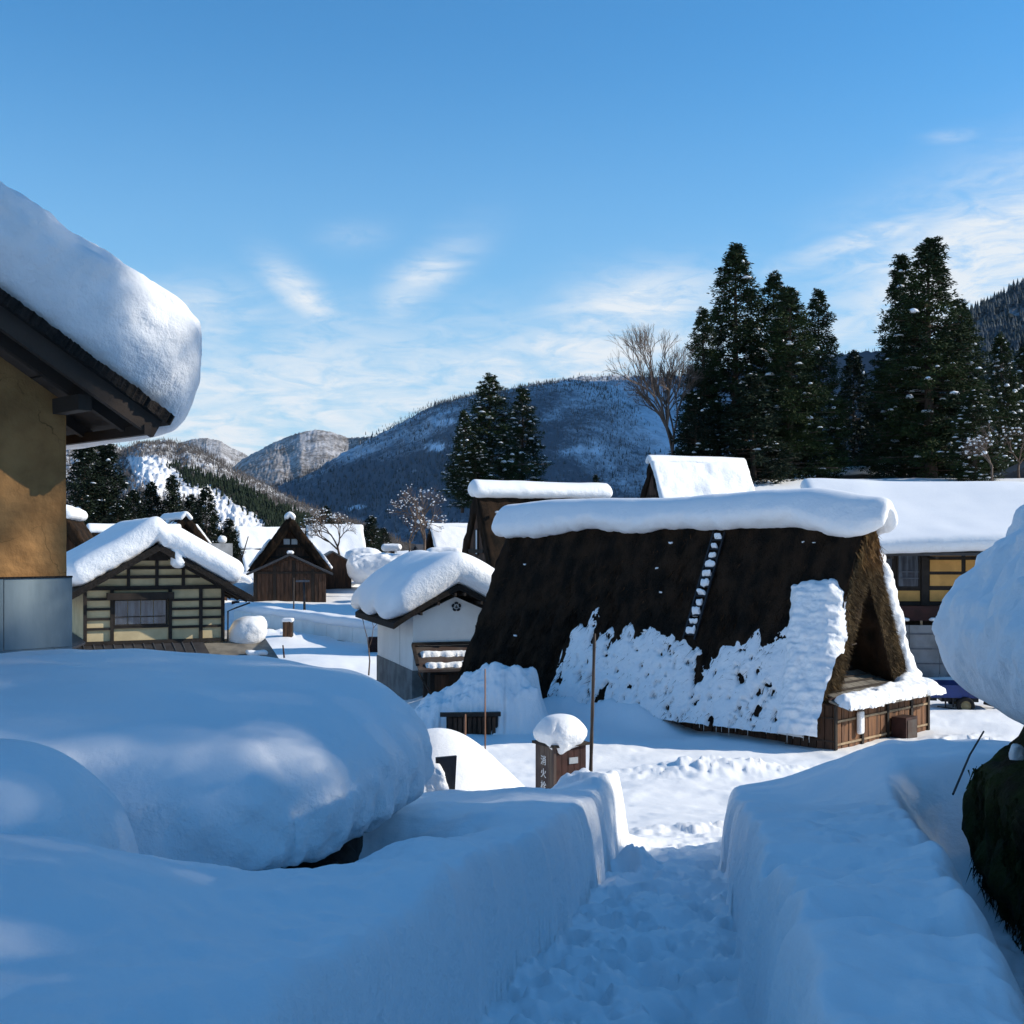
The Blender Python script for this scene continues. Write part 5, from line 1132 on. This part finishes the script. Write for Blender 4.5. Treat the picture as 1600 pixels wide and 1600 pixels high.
# ---------------------------------------------------------------- trees
def cedar_proto(H, Rb, seed, nb=330, leafy=26, leaf=.26, snow=.10, mname='leaf', bare=.10, dens=1.0):
    rg = np.random.default_rng(seed); o = thing('cedar_tree', '', 'cedar tree')
    mb = MB(); lean = rg.uniform(-.2, .2, 2)
    cen = lambda z: np.array([lean[0] * math.sin(z / H * 2), lean[1] * math.sin(z / H * 2.4)])
    mb.tube([(cen(z)[0], cen(z)[1], z) for z in np.linspace(-1.5, H * .97, 12)], [max(.03, H * .017 * (1 - .93 * max(z, 0) / H)) for z in np.linspace(-1.5, H * .97, 12)], 8)
    C = []; D = []; S_ = []
    for i in range(nb):
        f = (i + rg.random()) / nb; z = H * (bare + (1 - bare) * f ** .92)
        t = (z / H - bare) / (1 - bare); env = Rb * ((1 - t) ** .75) * (.88 + .22 * math.sin(t * 17 + seed) * (1 - t)) * (1 if t > .08 else .6 + t * 5) + .12
        a = rg.uniform(0, 2 * math.pi); R_ = env * rg.uniform(.62, 1.26); dr = np.array([math.cos(a), math.sin(a)])
        c = cen(z); p0 = np.array([c[0], c[1], z]); up = rg.uniform(-.12, .22) * R_
        p1 = np.array([c[0] + dr[0] * R_, c[1] + dr[1] * R_, z + up])
        if i % 2 == 0: mb.bar(tuple(p0), tuple(p1), .03 + .012 * R_, .03 + .012 * R_)
        ncl = max(1, int(R_ * 1.25 + .5))
        for k in range(ncl):
            q = 1 - k * (.62 / max(ncl, 1)) - rg.uniform(0, .12); c_ = p0 + (p1 - p0) * q + rg.normal(0, .12, 3); C.append(c_); S_.append(rg.uniform(.26, .54) * (1 if t < .85 else .62)); D.append(dr)
    C = np.array(C); S_ = np.array(S_); D = np.array(D); n = len(C); L = int(leafy * dens)
    off = rg.normal(0, 1, (n, L, 3)); off /= np.linalg.norm(off, axis=2, keepdims=True); off *= rg.uniform(.35, 1, (n, L, 1)) * S_[:, None, None] * np.array([1.1, 1.1, .8])
    pc = C[:, None] + off
    d1 = off / (np.linalg.norm(off, axis=2, keepdims=True) + 1e-6) + rg.normal(0, .5, (n, L, 3)); d1[..., :2] += .4 * D[:, None]; d1[..., 2] -= .15; d1 /= np.linalg.norm(d1, axis=2, keepdims=True)
    r = rg.normal(0, 1, (n, L, 3)); d2 = np.cross(d1, r); d2 /= np.linalg.norm(d2, axis=2, keepdims=True)
    l = leaf * rg.uniform(.6, 1.3, (n, L, 1)); w_ = l * .36
    V = np.stack([pc - d1 * l * .5, pc + d2 * w_ * .5, pc + d1 * l * .6, pc - d2 * w_ * .5], 2).reshape(-1, 3)
    mb.build('trunk', M['trunk'], o)
    cr = mesh_obj('crown', V, np.arange(len(V)).reshape(-1, 4), M[mname], o)
    # snow lumps resting on the sprays
    idx = rg.random(n) < snow; Cs = C[idx]; Ss = S_[idx]; base = []
    for k in range(6):
        t = k * math.pi / 3; base.append((math.cos(t), math.sin(t), -.15))
    for k in range(6):
        t = k * math.pi / 3 + .5; base.append((.62 * math.cos(t), .62 * math.sin(t), .42))
    base.append((0, 0, .62)); base.append((0, 0, -.3)); base = np.array(base)
    bf = [(k, (k + 1) % 6, 6 + k) for k in range(6)] + [((k + 1) % 6, 6 + (k + 1) % 6, 6 + k) for k in range(6)] + [(6 + k, 6 + (k + 1) % 6, 12) for k in range(6)] + [((k + 1) % 6, k, 13) for k in range(6)]
    bf = np.array(bf); sz = Ss[:, None, None] * rg.uniform(.16, .62, (len(Cs), 1, 1)) ** 1.25 * np.array([1, 1, 1.0]) * rg.uniform(.6, 1.4, (len(Cs), 1, 3))
    Vs = (Cs + np.array([0, 0, 1.0]) * (Ss * .55)[:, None])[:, None] + base[None] * sz; Vs = Vs.reshape(-1, 3)
    Vs += .05 * np.stack([vnoise(Vs[:, 0] * 5, Vs[:, 1] * 5, Vs[:, 2] * 5, seed=k) for k in range(3)], -1)
    if len(Cs): mesh_obj('crown_snow', Vs, (bf[None] + (np.arange(len(Cs)) * 14)[:, None, None]).reshape(-1, 3), M['snow'], o, True)['kind'] = 'stuff'
    o['H'] = H; o['R'] = Rb
    return o
def put(proto, px, pyt, pyb, d, halfw, label, rz, group, first=False, sink=1.0):
    H0, R0 = proto['H'], proto['R']; b = P(px, pyb, d); top = P(px, pyt, d)
    s = (top.z - b.z) / H0; sx = 1.13 * halfw / F * d / R0
    o = proto if first else dup(proto, b, rad(rz), 1.0, label)
    o.location = b; o.rotation_euler = (0, 0, rad(rz)); o.scale = (sx, sx, s); o['label'] = label
    if group: o['group'] = group
    return o
G1 = 'tall cedars behind the big farmhouse'
pa = cedar_proto(17, 3.0, 1, 500, 44, .21, .10, bare=.06); pb = cedar_proto(16, 2.7, 2, 440, 44, .20, .13, bare=.09); pc_ = cedar_proto(13, 2.6, 3, 400, 40, .20, .34, bare=.05)
pd_ = cedar_proto(9, 2.0, 4, 230, 34, .26, .2, 'leaf_dark', bare=.04)
first = {id(pa): True, id(pb): True, id(pc_): True, id(pd_): True}
def place(pr, *a, **k):
    f = first[id(pr)]; first[id(pr)] = False; return put(pr, *a, first=f, **k)
big = [(pa, 1150, 386, 775, 86, 84, 'tallest cedar of the left clump, its spire highest beside the bare tree', 0),
       (pb, 1098, 485, 775, 84, 46, 'shorter cedar at the left end of the clump, next to the bare tree', 60),
       (pb, 1206, 430, 775, 88, 62, 'cedar with a thin spire just right of the tallest in the left clump', 130),
       (pa, 1232, 452, 775, 82, 72, 'bushy cedar in the middle of the left clump', 200),
       (pb, 1280, 456, 775, 85, 50, 'open cedar with bare gaps at the right end of the left clump', 20),
       (pd_, 1334, 553, 757, 98, 36, 'small dark cedar in the gap between the two tall clumps', 80),
       (pa, 1408, 402, 770, 90, 66, 'left hand tall cedar of the right clump', 300),
       (pa, 1456, 376, 768, 84, 92, 'broadest cedar of the right clump with a pointed top', 95),
       (pb, 1500, 470, 772, 86, 66, 'cedar filling the right flank of the right clump', 250),
       (pd_, 1385, 562, 757, 94, 40, 'dark low cedar under the left edge of the right clump', 10),
       (pc_, 1560, 526, 770, 96, 44, 'slender snowy cedar at the right edge of the photo', 140),
       (pc_, 1600, 545, 770, 100, 46, 'snowy cedar cut by the right edge of the photo', 230),
       (pc_, 1525, 610, 764, 78, 46, 'snow flecked young cedar in front of the right clump', 330),
       (pd_, 1180, 590, 775, 79, 60, 'low dark cedar at the foot of the left clump', 170),
       (pd_, 1085, 620, 775, 80, 40, 'low snowy conifer under the bare tree', 40)]
for pr, px, pt, pbm, d, hw, lb, rz in big: place(pr, px, pt, pbm, d, hw, lb, rz, G1)
for i, (px, pt, pbm, d, hw, lb) in enumerate([(768, 588, 790, 84, 56, 'tallest of the three snowy cedars above the farmhouse ridge'), (815, 608, 775, 88, 40, 'right hand one of the three snowy cedars above the farmhouse ridge'),
        (723, 643, 785, 82, 30, 'smallest, left hand one of the three snowy cedars above the farmhouse ridge'), (742, 690, 800, 80, 44, 'low cedar bush at the foot of the three snowy cedars')]):
    place(pc_, px, pt, pbm, d, hw, lb, 70 * i + 15, 'three snowy cedars above the farmhouse ridge')
for i, (px, pt, pbm, d, hw, lb) in enumerate([(128, 694, 880, 102, 44, 'broad dark cedar nearest the mud wall'), (160, 692, 880, 104, 44, 'broad round topped cedar second from the mud wall'),
        (208, 768, 880, 110, 26, 'low cedar right of the broad dark pair'), (238, 756, 880, 112, 26, 'cedar above the snowy thatched ridge'), (272, 746, 880, 112, 26, 'pointed cedar standing highest of the low row'),
        (300, 775, 880, 115, 22, 'cedar behind the grey lower roof'), (322, 764, 880, 110, 26, 'cedar at the right end of the low row'), (182, 790, 880, 100, 30, 'dark cedar crown behind the rounded thatch'), (355, 812, 880, 118, 22, 'small cedar left of the dark farmhouse'), (338, 828, 890, 116, 20, 'smallest cedar behind the grey roof')]):
    place(pd_, px, pt, pbm, d, hw, lb, 47 * i, 'dark cedars on the left behind the houses')
for i, (px, pt, pbm, d, hw, lb) in enumerate([(578, 808, 875, 150, 22, 'dark conifer in the middle distance beside the snow drifts'), (552, 828, 878, 152, 16, 'small dark conifer left of the middle distance conifer'), (600, 826, 872, 156, 15, 'small dark conifer right of the middle distance conifer'),
        (932, 743, 790, 105, 12, 'lone tiny conifer above the big snow ridge'), (510, 792, 860, 160, 18, 'conifer behind the roofs right of the dark farmhouse'), (533, 815, 862, 158, 16, 'low conifer behind the small hut')]):
    place(pd_, px, pt, pbm, d, hw, lb, 61 * i, 'scattered conifers in the middle distance')
# trees standing out of view on the right, whose shade and light gaps fall across the foreground
for i, (x, y, H, R_) in enumerate([(26, 9.7, 27, 2.4), (17, 10.5, 15.6, 1.6), (17, 5.2, 18, 2.5), (21, 8.0, 21, 2.3), (15.5, 1.4, 17.5, 2.8), (20, -2.5, 20, 3.4), (14, -4, 16, 3), (24, 3.4, 23, 3.0)]):
    o = dup(pa if i % 2 else pb, (x, y, -3.4), rad(50 * i)); o.scale = (R_ / o['R'],) * 2 + (H / o['H'],); o['label'] = ['tallest', 'slim', 'broad', 'second tallest', 'short', 'wide skirted', 'shortest', 'rearmost'][i] + ' cedar of the row right of the near thatched house'; o['group'] = 'cedars shading the path'

# ---- bare trees
def bare_tree(label, px, pyb, d, H, seed, levels=6, spread=.5, group=None, snow=0, m='bare_twig', r0=.16, nsplit=3, name='bare_tree', lean=0.0, up=.28, sq=1.0):
    rg = random.Random(seed); b = P(px, pyb, d); o = thing(name, label, 'bare tree', b, 0, group); trunk = MB(); tw = MB(); sn = []
    def grow(p, dr, l, r, lv):
        mid = p + dr * l * .5 + Vector([rg.uniform(-1, 1) for _ in range(3)]) * l * .05; e = p + dr * l
        (trunk if lv >= levels - 1 else tw).tube([p, mid, e], [r, r * .85, r * .68], 5 if lv > 2 else 3)
        if snow and lv < levels and rg.random() < snow: sn.append((e, max(.05, r * 2.2) * rg.uniform(.7, 1.6)))
        if lv == 0: return
        for k in range(nsplit if lv > 1 else 3):
            v = Vector([rg.uniform(-1, 1) for _ in range(3)]); v = v - dr * v.dot(dr); v = v.normalized() if v.length > .01 else Vector((1, 0, 0))
            nd = (dr + v * spread * rg.uniform(.5, 1.25) + Vector((0, 0, up))).normalized()
            grow(e if k < 2 else mid.lerp(e, .6), nd, l * rg.uniform(.64, .86), r * .64, lv - 1)
    grow(Vector((0, 0, -.5)), Vector((lean, 0, 1)).normalized(), H * .24 + .3, r0, levels)
    zt = max(v[2] for v in tw.v); sc = H / zt
    a = trunk.build('trunk', M[m], o, True); c = tw.build('twigs', M[m], o); c['kind'] = 'stuff'
    if sn:
        Vs, Fs = [], []; V0, F0 = rbox(1, 1, .7, .65, .9)
        for p, r in sn: Fs.append(F0 + len(Vs) * len(V0)); Vs.append(V0 * r + np.array(p) + np.array([0, 0, r * .5]))
        mesh_obj('twig_snow', np.concatenate(Vs), np.concatenate(Fs), M['snow'], o, True)['kind'] = 'stuff'
    o.scale = (sc * sq, sc * sq, sc); return o
bare_tree('large bare fan shaped tree left of the tall cedars', 1052, 775, 82, 11.4, 4, 7, .62, r0=.22, up=.20, sq=.80)
bare_tree('bare persimmon tree with snow blobs in front of the small thatched house', 664, 868, 108, 6.4, 7, 6, .72, snow=.14, r0=.15, up=.16)
bare_tree('snowy bare tree left of the persimmon tree', 640, 858, 116, 4.0, 9, 5, .7, snow=.12, r0=.10, up=.15)
bare_tree('bare tree with snow blobs right of the dark farmhouse', 533, 872, 118, 5.0, 12, 6, .75, snow=.14, r0=.13, up=.12, lean=-.2)
bare_tree('snowy bare bush behind the half timbered house', 118, 968, 46, 1.9, 13, 5, .9, snow=.5, r0=.05, up=.05)
bare_tree('young bare sapling in the snowfield beside the white storehouse', 576, 1030, 49, 2.3, 15, 3, .45, r0=.028, nsplit=2, up=.2)
bare_tree('snow laden scrub at the right edge under the cedars', 1550, 742, 72, 3.2, 17, 6, .9, snow=.07, r0=.08, up=.05)
bare_tree('bare brown scrub before the metal roofed house', 1592, 735, 80, 3.0, 18, 6, .9, snow=.08, r0=.08, up=.05)
# snow laden bush
o = thing('snowy_bush', 'small round bush under a snow cushion in the middle distance', 'bush', P(612, 868, 120))
dome('snow_cap', (0, 0, 0), .95, .8, .35, .32, .09, lambda W: W + np.array([0, 0, .8]), 4, .05, .05, parent=o)
MB().tube([(0, 0, -1), (0, 0, .6)], .3, 6).build('stem', M['trunk'], o)
def heap(label, px, py, d, hx, hy, hz, seed):
    V, Fq = rbox(hx, hy, hz, min(hx, hy, hz) * .95, min(hx, hz) / 9); V = V + hz * .12 * np.stack([fbm(V[:, 0] + q * 5, V[:, 1], V[:, 2], seed=seed + q) for q in range(3)], -1)
    q = P(px, py, d); h = mesh_obj('snow_heap', V + np.array(q), Fq, M['snow'], None, True); tag(h, label, 'snow heap')
heap('large round snow drift above the snowfield, left of the small round bush', 570, 876, 124, 2.0, 2, 1.2, 1)
heap('wide snow drift just above the white storehouse roof', 598, 888, 112, 3.2, 2.4, 1.3, 2)
heap('low snow drift with a rough face beyond the dark farmhouse', 545, 893, 116, 1.8, 1.6, .9, 3)
heap('small snow drift right of the persimmon tree trunk', 695, 868, 104, 1.6, 1.2, .7, 5)

# ---- far woods: conifer belts and skyline trees as one mass
def woods(name, label, pts, hts, m, seed, wd=1.0):
    rg = np.random.default_rng(seed); n = len(pts); k = 5; ang = np.arange(k) * 2 * np.pi / k
    V = np.zeros((n, 2 * k + 2, 3)); R_ = hts * rg.uniform(.16, .24, n) * wd
    for j in range(k):
        a = ang[j] + rg.uniform(0, 1, n)
        V[:, j] = pts + np.stack([R_ * np.cos(a), R_ * np.sin(a), hts * .12], -1)
        V[:, k + 1 + j] = pts + np.stack([R_ * .62 * np.cos(a + .6), R_ * .62 * np.sin(a + .6), hts * .48], -1)
    V[:, k] = pts + np.stack([0 * hts, 0 * hts, hts * .72], -1); V[:, 2 * k + 1] = pts + np.stack([0 * hts, 0 * hts, hts], -1)
    f = np.array([(j, (j + 1) % k, k) for j in range(k)] + [(k + 1 + j, k + 1 + (j + 1) % k, 2 * k + 1) for j in range(k)])
    Fq = (f[None] + (np.arange(n) * (2 * k + 2))[:, None, None]).reshape(-1, 3)
    o = mesh_obj(name, V.reshape(-1, 3), Fq, m); o['kind'] = 'stuff'; o['label'] = label; return o
rg = np.random.default_rng(3); px = 800 + F * HP[:, 0] / HP[:, 1]; py = HOR - F * HP[:, 2] / HP[:, 1]
vis = (px > 60) & (px < 640) & (py < 860)
belt = np.zeros(len(HP), bool)
for q in BELT: belt |= polysd(px, py, q) + 7 * fbm(px / 9, py / 6, seed=8) > 1
sel = np.where(vis & belt)[0]; sel = rg.choice(sel, min(9000, len(sel)), replace=False)
woods('conifer_wood', 'dark conifer belts on the near left hillside', HP[sel] + rg.normal(0, 2, (len(sel), 3)) * np.array([1, 1, 0]), rg.uniform(1.6, 3.6, len(sel)), M['leaf_dark'], 4)
pat = np.zeros(len(HP), bool)
for q in PATCH: pat |= polysd(px, py, q) > 1
sel = np.where(vis & ~belt & ~pat)[0]; sel = rg.choice(sel, min(16000, len(sel)), replace=False)
woods('bare_wood', 'grey leafless woods on the near left hillside', HP[sel] + rg.normal(0, 2, (len(sel), 3)) * np.array([1, 1, 0]), rg.uniform(.9, 2.2, len(sel)), M['grey_twig'], 5, .5)

def scatter(P_, n, w0, hts, name, label, m, seed, wd, box):
    rg = np.random.default_rng(seed); px = 800 + F * P_[:, 0] / P_[:, 1]; py = HOR - F * P_[:, 2] / P_[:, 1]
    ok = (px > box[0]) & (px < box[1]) & (py < box[2]) & (P_[:, 1] > 60); idx = np.where(ok)[0]
    dens = np.clip(w0(px[idx], py[idx], P_[idx]), .02, 1); idx = rg.choice(idx, n, p=dens / dens.sum())
    pts = P_[idx] + rg.normal(0, 1, (n, 3)) * np.array([9, 9, 0]) * (P_[idx, 1:2] / 2500)
    woods(name, label, pts, rg.uniform(*hts, n) * P_[idx, 1] / 2500, m, seed, wd)
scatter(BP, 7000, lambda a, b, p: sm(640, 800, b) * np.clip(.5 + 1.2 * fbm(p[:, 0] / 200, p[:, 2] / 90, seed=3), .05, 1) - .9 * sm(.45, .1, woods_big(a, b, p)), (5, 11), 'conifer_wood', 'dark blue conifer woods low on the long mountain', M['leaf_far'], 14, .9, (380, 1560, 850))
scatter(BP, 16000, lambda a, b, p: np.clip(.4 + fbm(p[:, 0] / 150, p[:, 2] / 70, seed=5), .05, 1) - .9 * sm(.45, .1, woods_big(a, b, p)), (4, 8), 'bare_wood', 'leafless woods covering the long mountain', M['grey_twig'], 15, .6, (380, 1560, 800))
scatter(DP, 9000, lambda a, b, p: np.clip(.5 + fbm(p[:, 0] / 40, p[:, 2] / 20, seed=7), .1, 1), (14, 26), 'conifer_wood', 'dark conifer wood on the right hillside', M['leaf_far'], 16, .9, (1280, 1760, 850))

# ---------------------------------------------------------------- air
def haze(dens):
    m = bpy.data.materials.new('haze'); m.use_nodes = True; m.node_tree.nodes.clear(); t = NT(m.node_tree)
    v = t.n('ShaderNodeVolumePrincipled', {'Color': (.62, .82, 1.0, 1), 'Density': dens, 'Anisotropy': 0.0})
    t.nt.links.new(v.outputs[0], t.n('ShaderNodeOutputMaterial').inputs['Volume'])
    o = MB().box(-7500, 7500, -6500, 9500, -210, 2520).build('haze', m); o['kind'] = 'stuff'; o['label'] = 'thin blue winter haze in the valley'
haze(.0000135)
